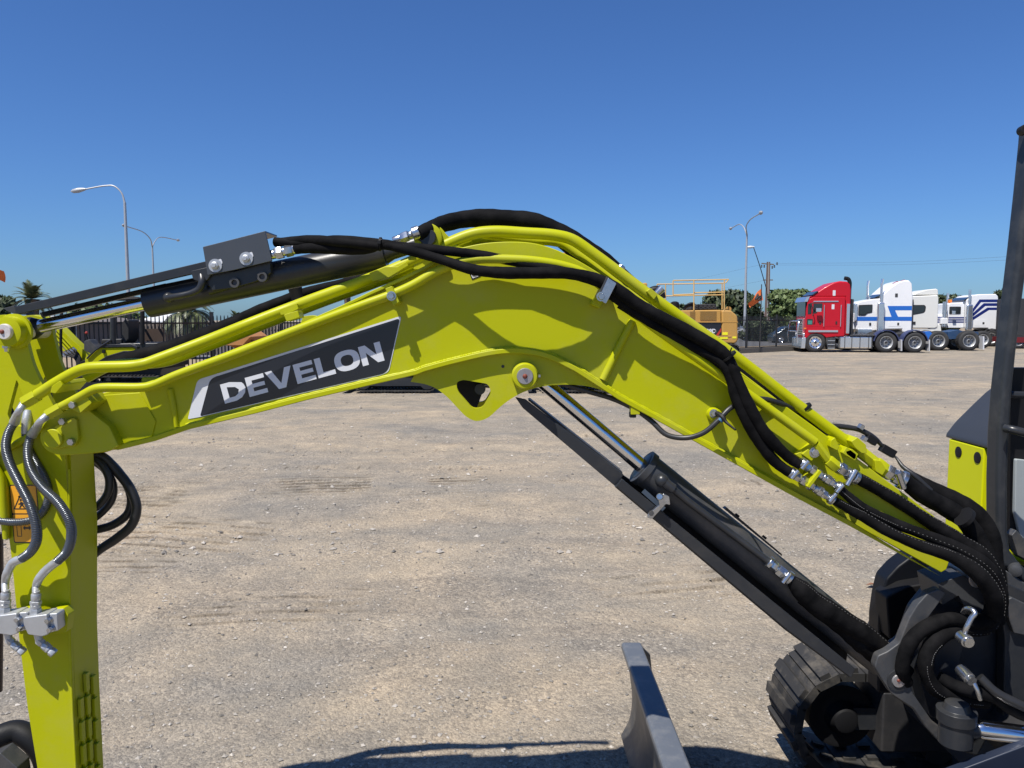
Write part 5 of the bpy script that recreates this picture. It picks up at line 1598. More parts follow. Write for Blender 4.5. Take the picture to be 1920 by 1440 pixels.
# ---- hoses
SEAM = mat('seam_thread', (0.17, 0.165, 0.16), 0.8)
def hose(pts, r=None, Y=None, m=HOSE, res=20, n=8, name='hydraulic_hose', lump=0.03, seam=None):
    P = path(pts, Y, r)
    S = catmull(P, n)
    k = 0
    out = []
    for i, p in enumerate(S):
        f = 1 + lump * math.sin(i * 0.55 + pts[0][0]) + lump * .6 * math.sin(i * 1.7 + 1)
        out.append((p[0], p[1], p[2], p[3] * f))
    ho = Geo().tube(out, .01, res, smooth_path=False).make(name, m, ex, ang=80)
    if seam is not None:
        g = Geo()
        d = 0.0
        for i in range(2, len(out) - 2):
            a_, b_ = Vector(out[i][:3]), Vector(out[i + 1][:3])
            t_ = (b_ - a_).normalized()
            up = t_.cross(Vector((0, 1, 0))).normalized()
            if up.z < 0:
                up = -up
            sd_ = (Vector((0, -1, 0)) * math.cos(seam + i * .006) + up * math.sin(seam + i * .006))
            L_ = (b_ - a_).length
            k = max(1, int(L_ / 0.0065))
            for q in range(k):
                p_ = a_ + (b_ - a_) * (q / k) + sd_ * out[i][3] * 1.0
                g.bar(p_, p_ + t_ * 0.0035, .0011, .0011)
        g.make('seam_stitches', SEAM, ho, smooth=False, kind='stuff')
    return ho
hose([(784, 440, 2.17, 12), (800, 432, 2.19, 14), (830, 420, 2.24, 15), (880, 410, 2.3, 16.5), (940, 410, 2.32, 17), (1000, 416, 2.32, 17), (1050, 434, 2.32, 15), (1100, 462, 2.32, 13), (1140, 490, 2.32, 12), (1175, 520, 2.32, 10), (1215, 556, 2.32, 10)])
hose([(1000, 428, 2.36, 9), (1045, 452, 2.34, 9), (1100, 496, 2.32, 9), (1150, 532, 2.3, 9), (1200, 568, 2.28, 9), (1300, 636, 2.28, 9), (1400, 706, 2.28, 8), (1560, 822, 2.28, 8)])
B = YN - .05
hose([(516, 452, 2.24, 7), (560, 456, 2.21, 7), (635, 449, 2.16, 8), (712, 457, B, 9), (760, 463, B + .01, 9), (835, 470, B - .0, 9), (910, 480, B + .01, 9), (985, 495, B + .01, 9), (1050, 507, B, 9), (1100, 520, B, 9), (1145, 542, B, 9)])
hose([(556, 466, YN + .04, 10.5), (590, 464, YN + .01, 11), (640, 467, YN - .02, 10.5), (690, 466, YN - .03, 10), (717, 460, B, 8), (760, 468, B - .005, 9), (822, 485, B - .01, 9), (885, 505, B - .035, 10), (935, 511, B - .05, 11), (998, 512, B - .05, 11), (1060, 512, B - .04, 11), (1110, 522, B - .015, 12), (1145, 536, B - .01, 12.5), (1200, 574, B - .01, 12.5), (1290, 622, B - .01, 12.5), (1345, 654, B - .012, 12.5), (1366, 672, B - .015, 10), (1378, 700, B - .02, 10), (1400, 752, B - .02, 11.5), (1426, 800, B - .02, 11.5), (1455, 835, B - .01, 11), (1482, 860, B, 10), (1500, 872, B, 9.5)])
hose([(517, 455, 2.25, 8), (575, 450, 2.2, 9), (640, 454, 2.14, 9), (712, 462, B - .012, 8)])
hose([(1145, 552, B + .005, 9), (1200, 592, B + .0, 9), (1250, 622, B, 9), (1310, 656, B, 9), (1352, 680, B - .01, 9), (1368, 706, B - .012, 9.5), (1382, 750, B - .012, 11), (1405, 798, B - .012, 11), (1430, 838, B - .005, 11), (1456, 868, B, 10.5), (1482, 887, B, 9.5)])
hose([(1160, 572, B + .015, 6), (1215, 606, B + .01, 6.5), (1270, 638, B + .01, 6.5), (1330, 676, B + .01, 6), (1360, 694, B, 5)])
# far-side hose sagging behind the boom top
hose([(800, 505, 2.44, 9), (720, 514, 2.44, 9), (640, 532, 2.44, 9), (565, 552, 2.45, 10), (500, 578, 2.46, 12), (440, 606, 2.48, 14), (380, 632, 2.48, 16), (300, 662, 2.48, 18), (240, 677, 2.46, 17), (200, 690, 2.44, 13), (170, 706, 2.43, 9)])
Geo().tube(path([(553, 540, 2.44, 13), (560, 562, 2.44, 13)]), .01, 12).make('cable_tie', BLACK, ex)
# cable ties
def tie(px, py, Y, ang, r, w=4):
    c_ = W(px, py, Y)
    d_ = Vector((math.cos(ang), 0, -math.sin(ang)))
    g = Geo().lathe(c_ - d_ * pr(w, Y) / 2, d_, [(0, pr(r, Y)), (pr(w, Y), pr(r, Y))], 20)
    g.box(c_ + Vector((0, -pr(r, Y), pr(r * .2, Y))), (pr(w * 1.6, Y), .008, pr(6, Y)))
    return g.make('cable_tie', BLACK, ex)
tie(713, 458, B, .1, 13)
tie(1366, 668, B - .012, .9, 16)
Geo().tube(path([(1368, 662, B - .04, 1.5), (1372, 652, B - .05, 1.2)]), .001, 6).make('tie_tail', BLACK, ex)
# hose clamp bracket
Geo().prism(PX(rounded([(1140, 521), (1156, 531), (1136, 570), (1122, 560)], 3), B - .03), B - .032, B - .024).make('clamp_strap', ZINC, ex, bevel=.001)
Geo().prism(PX(rounded([(1137, 519), (1142, 520), (1126, 560), (1120, 556)], 1), B - .03), B - .03, YN - .0).make('clamp_side', STEELG, ex, bevel=.001)
Geo().prism(PX(rounded([(1118, 556), (1132, 562), (1124, 578), (1108, 570)], 2), YN - .05), YN - .05, YN).make('clamp_boss', LIME, ex, bevel=.002)
g = Geo(); bolt(g, 1127, 556, B - .032, 6.5); g.make('bolt', ZINC, ex)

# twin fitting chains
seq = [(2, 1.35, 0), (1, .8, 0), (2.08, 1.1, 1), (.6, .8, 0), (2.28, 1.2, 1), (1.2, .85, 0), (2.08, 1.15, 1), (.8, .8, 0), (1.6, 1.0, 0), (2.28, 1.2, 1), (1.8, 1.05, 1), (2, .8, 0), (1.6, 1.3, 0)]
for a, b in (((1480, 884), (1562, 938)), ((1500, 866), (1574, 914))):
    g = Geo(); fitchain(g, W(a[0], a[1], B), W(b[0], b[1], B), pr(8.2, B), seq); g.make('coupling_chain', ZINC, ex, ang=30)
for (a, b, an) in ((1486, 889, 2.08), (1505, 871, 2.08), (1557, 932, 2.08), (1570, 915, 2.08)):
    c_ = W(a, b, B)
    dd = Vector((.62, 0, .78))
    Geo().lathe(c_ - dd * .012 + Vector((0, -.014, 0)), dd, [(0, .0065), (.028, .0065)], 12).make('clip_screw', ZINC, ex)
Geo().prism(PX([(1512, 912), (1536, 881), (1541, 885), (1518, 915)], B - .02), B - .022, YN).make('coupling_plate', LIME, ex, bevel=.0015)
g = Geo(); fitchain(g, W(1568, 873, YN - .042), W(1604, 897, YN - .02), pr(11, YN), [(1, .9, 0), (3, 1.1, 1), (1, .85, 0), (2.28, 1.1, 1), (2, 1.35, 0)]); g.make('hose_fitting', ZINC, ex, ang=30)
Geo().lathe(W(1598, 893, YN - .04), (-.5, -.1, -.8), [(-.02, .008), (.03, .008)], 12).make('clip_screw', ZINC, ex)
g = Geo(); fitchain(g, W(1656, 880, YN + .03), W(1696, 902, YN + .02), pr(14, YN), [(1, .9, 0), (3, 1.1, 1), (1, .85, 0), (2.48, 1.1, 1), (2, 1.3, 0)]); g.make('hose_fitting', ZINC, ex, ang=30)
Geo().lathe(W(1688, 898, YN - .01), (-.4, -.1, .9), [(-.03, .009), (.02, .009)], 12).make('clip_screw', ZINC, ex)

# lower hoses to the swing post
hose([(1560, 936, B, 8), (1590, 953, B, 9), (1615, 966, B, 11), (1665, 996, B - .01, 10.5), (1715, 1019, B - .02, 11), (1790, 1046, B - .04, 13), (1836, 1078, B - .05, 16), (1862, 1118, B - .04, 16), (1866, 1150, B - .02, 14)], seam=.75)
hose([(1572, 914, B, 8), (1592, 932, B, 9), (1615, 950, B, 9.5), (1677, 981, B, 10), (1740, 1005, B - .01, 10.5), (1802, 1031, B - .02, 12.5), (1850, 1066, B - .02, 16), (1872, 1110, B - .01, 16), (1872, 1160, B, 14)], seam=-.2)
hose([(1602, 893, YN - .02, 11), (1640, 914, YN - .01, 11.5), (1690, 944, YN - .01, 12), (1740, 977, YN - .01, 12.5), (1802, 1017, YN - .02, 16), (1842, 1046, YN - .02, 17), (1866, 1092, YN - .01, 17), (1874, 1150, YN, 15)], seam=.9)
hose([(1694, 900, YN + .02, 15), (1727, 926, YN + .03, 16), (1777, 954, YN + .03, 17.5), (1806, 974, YN + .02, 16.5), (1830, 1006, YN + .02, 17), (1852, 1050, YN + .02, 17), (1868, 1100, YN + .03, 16)])
hose([(1700, 890, YN + .09, 12), (1735, 912, YN + .08, 15), (1790, 938, YN + .06, 17), (1836, 972, YN + .05, 19), (1858, 1015, YN + .04, 18), (1862, 1055, YN + .04, 18), (1872, 1120, YN + .04, 17), (1866, 1165, YN + .05, 16)])
hose([(1862, 1140, YN - .0, 15), (1852, 1162, YN - .01, 15), (1826, 1168, YN - .02, 14), (1790, 1160, YN - .03, 13), (1755, 1168, YN - .04, 14), (1720, 1188, YN - .05, 14), (1700, 1218, YN - .05, 14), (1692, 1255, YN - .04, 13), (1700, 1280, YN - .02, 12)])
hose([(1866, 1150, YN + .02, 14), (1850, 1176, YN, 14), (1800, 1180, YN - .02, 14), (1762, 1194, YN - .05, 15), (1740, 1222, YN - .06, 15), (1736, 1256, YN - .06, 14), (1752, 1290, YN - .05, 14), (1790, 1308, YN - .04, 13), (1850, 1316, YN - .03, 13)], seam=-.5)
hose([(1760, 1270, YN - .03, 11), (1800, 1290, YN - .05, 13), (1860, 1304, YN - .06, 13), (1900, 1330, YN - .07, 13), (1950, 1352, YN - .08, 13)])
hose([(1836, 1270, YN - .06, 9), (1870, 1300, YN - .08, 9), (1930, 1330, YN - .10, 9)], m=HOSER)
Geo().lathe(W(1806, 968, YN - .02), (.75, 0, -.55), [(0, .031), (.012, .031)], 20).make('hose_clip', BLACK, ex)

# electric cable
hose([(1040, 715, YN + .03, 5), (1100, 733, YN + .03, 5), (1150, 748, YN + .03, 5), (1192, 768, YN + .02, 5), (1222, 790, YN - .0, 5), (1250, 815, YN - .02, 5), (1285, 821, YN - .035, 5), (1318, 812, YN - .05, 5), (1345, 790, YN - .055, 5), (1366, 768, YN - .05, 5), (1390, 754, YN - .035, 5), (1428, 748, YN - .02, 5), (1465, 757, YN + .0, 5), (1500, 775, YN + .05, 4)], m=HOSER, name='electric_cable', lump=0, n=8)
hose([(1500, 775, YN + .06, 4), (1545, 796, YN + .10, 4.5), (1580, 800, YN + .11, 5), (1612, 806, YN + .11, 5), (1640, 822, YN + .11, 5), (1660, 842, YN + .11, 3), (1680, 858, YN + .10, 2.38), (1692, 874, YN + .08, 4), (1712, 890, YN + .06, 5), (1745, 920, YN + .05, 5)], m=HOSER, name='electric_cable', lump=.03, n=8)
Geo().bar(W(1624, 818, YN + .11), W(1642, 830, YN + .11), .024, .022).make('connector', BLACK, ex, bevel=.002)
Geo().bar(W(1652, 838, YN + .11), W(1676, 852, YN + .11), .024, .024).make('connector', BLACK, ex, bevel=.002)
Geo().lathe(W(1510, 764, YN + .03), (.6, 0, -.78), [(-.004, pr(12.5, YN)), (.004, pr(12.5, YN))], 18).make('cable_tie', BLACK, ex)
c_ = W(1190, 768, YN - .0)
Geo().box(c_ + Vector((0, 0, -.002)), (.026, .03, .022)).make('cable_boss', LIME, ex, bevel=.002)
Geo().box(c_ + Vector((-.006, -.002, -.014)), (.018, .02, .016)).make('cable_clip', BLACK, ex, bevel=.002)
g = Geo(); g.lathe(W(1337, 776, YN), (0, -1, 0), [(0, pr(13, YN)), (.03, pr(12, YN)), (.032, pr(10, YN))], 20); g.make('clip_boss', LIME, ex)
g = Geo(); bolt(g, 1338, 775, YN - .032, 6); g.make('bolt', ZINC, ex)
Geo().tube(path([(1344, 775, YN - .04, 5), (1354, 782, YN - .058, 5.5), (1362, 792, YN - .07, 3), (1379, 806, YN - .10, 2)]), .003, 8).make('p_clip', BLACK, ex)
Geo().lathe(W(1352, 786, YN - .056), (.6, 0, .7), [(-.006, pr(5.8, YN)), (.004, pr(5.8, YN))], 16).make('blue_tape', mat('blue_tape', (.03, .12, .25), .5), ex)
# small bolt on pipe top
g = Geo(); g.lathe(W(1162, 505, YN + .06), (.6, 0, .8), [(0, .011), (.004, .013), (.012, .011), (.014, .008)], 10); g.make('bolt', ZINC, ex)
Geo().lathe(W(1236, 546, YN + .07), (.7, 0, .7), [(-.01, .010), (.012, .012)], 10).make('bolt', ZINC, ex)

# ---- boom cylinder
d0, d1 = W(1203, 874, YC), W(1655, 1238, YC)
rb = pr(32, YC) * 1.02
dd = (d1 - d0).normalized()
bc = Geo().lathe(d0, dd, [(0, rb * .80), (.001, rb * 1.10), (.020, rb * 1.10), (.022, rb), ((d1 - d0).length, rb)], 40).make('boom_cylinder', GREY2, ex)
Geo().lathe(d0 - dd * .004, dd, [(0, rb * .60), (.003, rb * .85), (.006, rb * .86)], 36).make('gland', GREY, bc)
Geo().tube([tuple(W(1010, 710, YC)) + (pr(14, YC),), tuple(d0 + dd * .02) + (pr(14, YC),)], .02, 36).make('chrome_rod', CHROME, bc)
# slide rail and guard tray under the cylinder
sl = Geo()
sl.prism(PX([(966, 744), (985, 748), (1168, 888), (1160, 902), (1150, 908), (980, 764)], 2.24), 2.225, 2.24)
sl.prism(PX([(990, 751), (994, 749), (1168, 886), (1165, 890)], 2.24), 2.24, 2.3)
sl.make('guard_slide', GREY, ex, bevel=.002)
gt = Geo()
gt.prism(PX([(1166, 898), (1512, 1179), (1604, 1254), (1596, 1271), (1476, 1181), (1155, 912)], 2.205), 2.205, 2.217)
gt.prism(PX([(1158, 909), (1480, 1178), (1598, 1268), (1596, 1274), (1474, 1184), (1154, 915)], 2.205), 2.217, 2.35)
gt.prism(PX([(1156, 906), (1166, 898), (1604, 1254), (1596, 1271)], 2.35), 2.35, 2.36)
gt.make('guard_tray', GREY, ex, bevel=.002)
Geo().prism(PX([(1160, 888), (1200, 915), (1600, 1232), (1596, 1262), (1170, 915)], 2.28), 2.32, 2.335).make('tray_liner', BLACK, ex)
Geo().bar(W(1206, 920, YN + .04), W(1245, 955, YN + .04), .002, .014).make('maker_plate', mat('plate_blue', (.05, .07, .10), .4), bc)
g = Geo(); bx = W(1240, 928, 2.195)
Geo().prism(PX(rounded([(1233, 932), (1243, 925), (1254, 930), (1256, 946), (1248, 944), (1222, 972), (1213, 970), (1216, 962), (1236, 946)], 2), 2.192), 2.186, 2.198).make('tray_clip', ZINC, ex, bevel=.001)
g = Geo(); g.lathe(W(1238, 931, 2.186), (-.3, -1, .2), [(0, .010), (.016, .010), (.018, .008)], 14); g.make('bolt', ZINC, ex)
g = Geo(); g.lathe(W(1221, 962, 2.186), (0, -1, .0), [(0, .008), (.006, .008)], 6); g.make('bolt', GREY2, ex)
Geo().ball(W(1241, 901, 2.215), pr(13.5, 2.18), 14).make('port_ball', GREY, bc)
g = Geo(); g.tube(path([(1246, 905, 2.21, 10), (1262, 917, 2.21, 10)]), .01, 16); g.tube(path([(1262, 917, 2.21, 7), (1290, 940, 2.215, 7), (1380, 1007, 2.22, 7), (1448, 1058, 2.215, 7)]), .01, 14)
g.make('feed_tube', GREY, bc)
g = Geo(); fitchain(g, W(1440, 1052, 2.215), W(1482, 1086, 2.205), pr(10, 2.21), [(1.4, 1.2, 0), (2, 1.0, 1), (.6, .8, 0), (3, 1.15, 1), (.6, .9, 0), (1.8, 1.35, 0)]); g.make('hose_fitting', ZINC, bc, ang=30)
Geo().lathe(W(1478, 1080, 2.19), (.6, 0, .8), [(-.025, .007), (.008, .007)], 12).make('clip_screw', ZINC, bc)
hose([(1480, 1084, 2.205, 10), (1500, 1104, 2.205, 18), (1530, 1132, 2.21, 22), (1575, 1160, 2.22, 21), (1620, 1188, 2.23, 19), (1660, 1222, 2.24, 19), (1700, 1262, 2.24, 16)], lump=.035, seam=.9)
hose([(1500, 1120, 2.24, 12), (1545, 1150, 2.24, 16), (1600, 1190, 2.25, 22), (1640, 1225, 2.25, 22), (1670, 1255, 2.25, 20)], lump=.035)
# ridge strip on the far side of the cylinder
st2 = Geo().prism(PX([(1356, 953), (1361, 950), (1464, 1037), (1464, 1041), (1420, 1005)], 2.32), 2.31, 2.33).make('guard_strip', GREY, bc)
for (a, b) in ((1381, 968), (1432, 1009)):
    Geo().lathe(W(a, b, 2.315), (.6, 0, .8), [(0, .008), (.007, .008)], 6).make('bolt', BLACK, bc)

# ---- stick
YS = 2.205
YS2 = 2.355
near_pl = curve2([(8, 590), (28, 596), (42, 612), (50, 640), (62, 684), (80, 722), (100, 760)], 4) + [(112, 790), (122, 850), (131, 1000), (131, 1200), (136, 1330), (142, 1440), (160, 1800), (98, 1800), (70, 1440), (52, 1330), (36, 1200), (22, 1050), (14, 985), (-2, 900), (-20, 800), (-60, 720), (-70, 660), (-40, 610), (-15, 592)]
hl = [(31, 712), (46, 748), (56, 786), (40, 800), (22, 796), (14, 776)]
stick = Geo().prism(PX(near_pl, YS), YS, YS + .016, [PX(rounded(hl, 3), YS)]).make('stick', LIME, ex, bevel=.0015)
Geo().prism(PX(near_pl, YS), YS2 - .016, YS2, [PX(rounded(hl, 3), YS)]).make('side_plate', LIME, stick, bevel=.0015)
# front plate closing the box (faces the machine) and back plate
Pn = [(124, 846), (128, 1000), (128.4, 1200), (134, 1330), (140, 1440), (158, 1800)]
Pw = PX(Pn, YS)
inner = [(x + .004, z) for x, z in Pw]
outer = [(x - .008, z) for x, z in Pw]
Geo().prism(outer + list(reversed(inner)), YS + .016, YS2 - .016).make('front_plate', LIME, stick)
Pb = PX([(20, 1000), (38, 1200), (54, 1330), (72, 1440), (100, 1800)], YS)
Geo().prism([(x + .004, z) for x, z in Pb] + [(x + .012, z) for x, z in reversed(Pb)], YS + .016, YS2 - .016).make('back_plate', LIME, stick)
# weld strips / wear combs on the front plate near the bottom
for j, (yo, z0) in enumerate(((.030, 1318), (.066, 1280), (.104, 1296))):
    for k in range(9):
        za = z0 + k * 44
        a_ = W(137 + (za - 1300) * .055, za, YS)
        h_ = .058
        Geo().box((a_.x + .004, YS + yo, a_.z - h_ / 2), (.010, .020, h_)).make('wear_bar', LIME, stick, bevel=.002)
        Geo().box((a_.x + .002, YS + yo + .006, a_.z - h_ - .004), (.007, .008, .03)).make('wear_bar', LIME, stick, bevel=.001)
# top boss and pin
c_ = W(8, 622, YS - .05)
c_ = Vector((c_.x, YS, c_.z))
Geo().lathe(c_, (0, -1, 0), [(0, pr(33, YS)), (.010, pr(33, YS)), (.012, pr(28, YS)), (.042, pr(27, YS)), (.044, pr(20, YS))], 36).make('pin_boss', LIME, stick)
pn = Geo().lathe(c_, (0, -1, 0), [(-.16, pr(14.5, YS)), (.050, pr(14.5, YS)), (.054, pr(13, YS))], 30).make('pivot_pin', mat('pin_white', (.62, .58, .55), .4, metal=.2, var=.2, vscale=50, dirt=(.25, .08, .05), dirt_amt=.5, dscale=45), stick)
Geo().lathe(c_ + Vector((-.004, -.0543, 0)), (0, -1, 0), [(0, .007), (.001, .006), (.005, .003)], 12).make('grease_nipple', RUST, pn)
g = Geo()
g.lathe(W(12, 642, YS - .028), (0, 0, -1), [(-.05, .007), (.008, .007), (.009, .011), (.016, .011), (.017, .007), (.026, .006)], 8)
g.lathe(W(12, 602, YS - .028), (0, 0, 1), [(0, .012), (.010, .012)], 6)
g.make('lock_bolt', ZINC, stick)
# weld seam along the near right corner
Geo().tube(path([(129.5, 880, YS - .001, 2.08), (130.8, 1000, YS - .001, 2.08), (131.2, 1200, YS - .001, 2.08), (136, 1330, YS - .001, 2.08), (142, 1440, YS - .001, 2.08)]), .002, 8, smooth_path=False).make('corner_weld', LIME, stick)
# raised rib at far left
Geo().tube(path([(-20, 860, YS - .01, 9), (2, 900, YS - .01, 9), (8, 950, YS - .01, 9), (12, 1010, YS - .01, 6)]), .01, 12).make('stick_pipe', LIME, stick)
# bent tube crossing
Geo().tube(path([(-30, 862, YS - .01, 7), (10, 842, YS - .01, 7), (45, 824, YS - .01, 7), (80, 800, YS - .005, 7)]), .01, 12).make('stick_pipe', LIME, stick)

# warning sticker
def rect(a, b, c2, d2, r=0):
    q = [(a, b), (c2, b), (c2, d2), (a, d2)]
    return rounded(q, r) if r else q
def skew(pts):   # follow the lean of the sticker
    return [(x + (y_ - 908) * .085, y_) for x, y_ in pts]
s0 = Geo().prism(PX(skew(rect(17, 909, 68, 1018, 4)), YS - .001), YS - .001, YS).make('warning_sticker', INK, stick)
Geo().prism(PX(skew(rect(18.6, 911, 66.4, 962.5, 3)), YS - .0016), YS - .0016, YS - .0009).make('warning_panel', STICK, s0)
Geo().prism(PX(skew(rect(18.6, 965, 66.4, 1016, 3)), YS - .0016), YS - .0016, YS - .0009).make('warning_panel', STICK, s0)
def ink(pts, holes=()):
    Geo().prism(PX(skew(pts), YS - .0022), YS - .0022, YS - .0015, [PX(skew(h), YS - .0022) for h in holes]).make('symbol', INK, s0)
ink([(42, 915), (63, 955), (21, 955)], [[(42, 919), (60, 953.2), (24, 953.2)]])
ink([(32, 930), (44, 930), (44, 933), (32, 933)])
ink([(p[0], p[1]) for p in ell(36, 937.5, 2, 2, 12, 2)])
ink([(35, 940), (41, 943), (40, 947), (43, 952), (41, 952.5), (37.5, 948), (34, 952.5), (32, 952), (35.5, 946), (31, 946), (31, 944.5), (35, 943)])
ink([(42, 941), (47, 938), (48, 939.5), (43, 943)])
ink(rect(24, 975, 33, 1006), [rect(25, 976, 32, 1005)])
ink([(36, 990), (40, 985.5), (40, 988.5), (47, 988.5), (47, 985.5), (51, 990), (47, 994.5), (47, 991.5), (40, 991.5), (40, 994.5)])
ink(rect(52, 972, 60, 992), [rect(53, 973, 59, 991)])

# coupler blocks
YK = YS - .085
def coupler(ox, oy):
    def q(pts): return [(a + ox, b + oy) for a, b in pts]
    bl = Geo().prism(PX(rounded(q([(44, 1158), (88, 1152), (90, 1190), (78, 1194), (52, 1190), (44, 1172)]), 3), YK), YK, YK + .055).make('coupler_block', ALU, stick, bevel=.004, segs=3)
    Geo().prism(PX(rounded(q([(78, 1152), (107, 1150), (109, 1183), (80, 1188)]), 3), YK + .012), YK + .012, YK + .05).make('coupler_flange', ALU, bl, bevel=.003)
    for (a, b) in ((93, 1161), (97, 1178)):
        g = Geo(); bolt(g, a + ox, b + oy, YK + .012, 5.2, .014); g.make('bolt', ZINC, bl)
    g = Geo()
    A, B_ = W(66 + ox, 1154 + oy, YK + .028), W(68 + ox, 1108 + oy, YK + .03)
    fitchain(g, A, B_, pr(11, YK), [(3, 1.0, 1), (1.4, .85, 0), (1.4, .95, 1), (.4, .7, 0), (2.48, .8, 0), (1, .6, 0)])
    g.make('hose_fitting', ALU, bl, ang=30)
    g = Geo()
    A, B_ = W(70 + ox, 1186 + oy, YK + .03), W(74 + ox, 1202 + oy, YK + .03)
    g.cyl(A, B_, pr(7, YK), 14)
    C_, D_ = W(72 + ox, 1200 + oy, YK + .03), W(102 + ox, 1226 + oy, YK + .028)
    fitchain(g, C_, D_, pr(8.6, YK), [(2.28, .95, 1), (.5, .75, 0), (2, 1.0, 1), (1, .95, 0), (.5, .8, 0), (2, 1.0, 1)])
    g.make('elbow_fitting', ALU, bl, ang=30)
coupler(0, 0)
coupler(-57, -2)
for a in (0, -60):
    Geo().prism(PX(rounded([(93 + a, 1148), (104 + a, 1140), (121 + a, 1139), (130 + a, 1152), (126 + a, 1184), (100 + a, 1188)], 2), YS - .03), YS - .036, YS).make('coupler_mount', LIME, stick, bevel=.002)

def coil(pts, r=None, Y=None, m=COIL, pitch=.0048, amp=.06):
    P = path(pts, Y, r)
    S = catmull(P, 60)
    # resample finely
    C = [np.array(p) for p in S]
    out = []
    acc = 0
    last = None
    for p in C:
        if last is None:
            out.append(p); last = p; continue
        L_ = np.linalg.norm(p[:3] - last[:3])
        n_ = max(1, int(L_ / .0012))
        for i in range(1, n_ + 1):
            out.append(last + (p - last) * i / n_)
        last = p
    s = 0
    res_ = []
    pv = None
    for p in out:
        if pv is not None:
            s += np.linalg.norm(p[:3] - pv[:3])
        pv = p
        res_.append((p[0], p[1], p[2], p[3] * (1 + amp * math.sin(2 * math.pi * s / pitch))))
    return Geo().tube(res_, .01, 14, smooth_path=False).make('spiral_guarded_hose', m, ex, ang=180)
YH = YS - .055
coil([(28, 790, YH + .03, 7.6), (16, 812, YH + .02, 8), (11, 838, YH + .01, 8.4), (18, 868, YH, 8.6), (36, 905, YH - .01, 8.8), (56, 945, YH - .015, 9), (68, 985, YH - .015, 9), (68, 1015, YH - .01, 9), (56, 1036, YH, 8.8), (40, 1048, YH, 8.6)])
coil([(58, 815, YH + .03, 7.6), (52, 845, YH + .01, 8), (58, 880, YH - .0, 8.4), (78, 912, YH - .01, 8.6), (112, 946, YH - .02, 8.8), (132, 982, YH - .02, 8.8), (133, 1012, YH - .01, 8.8), (124, 1036, YH, 8.6), (108, 1052, YH, 8.4)])
coil([(47, 800, YH + .05, 7), (50, 832, YH + .05, 7.2), (66, 864, YH + .05, 7.4), (84, 896, YH + .05, 7.4), (91, 924, YH + .05, 7.4), (84, 954, YH + .05, 7.2), (62, 974, YH + .05, 7), (28, 979, YH + .04, 7), (-30, 972, YH + .03, 7)])
hose([(42, 1047, YH, 8.4), (24, 1056, YH + .01, 8.2), (14, 1074, YH + .01, 8), (10, 1092, YH + .02, 7), (10, 1112, YK + .03, 6)], m=ALU, name='hose_end', lump=.02)
hose([(110, 1051, YH, 8.4), (90, 1066, YH + .01, 8.2), (74, 1084, YH + .01, 8), (68, 1100, YH + .02, 7), (67, 1112, YK + .03, 6)], m=ALU, name='hose_end', lump=.02)
for (a, b, c2, d2, e, f_, Y0) in ((46, 756, 36, 770, 27, 792, YN - .07), (91, 778, 78, 788, 60, 816, YN - .08)):
    Geo().tube(path([(a, b, Y0, 8), (c2, d2, Y0 - .02, 6.5), ((c2 + e) / 2, (d2 + f_) / 2, (Y0 + YH + .03) / 2, 8), (e, f_, YH + .03, 9)]), .01, 14).make('hose_elbow', ALU, ex)
Geo().tube(path([(53, 770, YH + .06, 8), (50, 790, YH + .05, 8.5), (48, 812, YH + .05, 7.6)]), .01, 14).make('hose_elbow', ALU, ex)
# hoses behind the stick
for pts, m_ in (([(165, 850, 2.38, 8), (192, 856, 2.39, 8.5), (218, 882, 2.4, 9), (244, 916, 2.4, 9), (256, 952, 2.4, 9), (247, 984, 2.4, 9), (218, 1010, 2.4, 9), (188, 1030, 2.39, 8.5), (150, 1062, 2.38, 8)], HOSER),
            ([(168, 846, 2.41, 7.5), (200, 862, 2.42, 8), (232, 898, 2.42, 8), (246, 934, 2.42, 8), (240, 962, 2.42, 8), (212, 984, 2.42, 8), (176, 994, 2.41, 8), (140, 998, 2.4, 8)], HOSER),
            ([(165, 852, 2.38, 7), (190, 870, 2.38, 7.5), (204, 896, 2.38, 7.5), (202, 924, 2.38, 7.5), (186, 946, 2.38, 7.5), (150, 972, 2.38, 7)], HOSER),
            ([(172, 862, 2.41, 7), (196, 880, 2.41, 7), (212, 908, 2.41, 7), (210, 936, 2.41, 7), (192, 960, 2.41, 7), (150, 990, 2.41, 7)], HOSER)):
    coil(pts, m=m_, amp=.015)
# brown post and black curved arm at the lower left
Geo().tube(path([(-4, 1000, 2.5, 9), (-3, 1120, 2.5, 9), (-5, 1296, 2.5, 9)]), .02, 14, smooth_path=False).make('bucket_cylinder_rod', mat('dark_brown_steel', (.05, .03, .025), .4), stick)
Geo().tube(path([(-30, 1392, 2.24, 20), (0, 1380, 2.26, 22), (30, 1372, 2.28, 22), (56, 1384, 2.28, 22), (80, 1412, 2.28, 22), (90, 1450, 2.28, 22), (92, 1500, 2.28, 22)]), .02, 18).make('bucket_link', BLACK, ex)
Geo().prism(PX([(-30, 1425), (0, 1412), (32, 1440), (40, 1500), (-30, 1500)], 2.18), 2.18, 2.24).make('link_plate', GREY2, ex, bevel=.003)

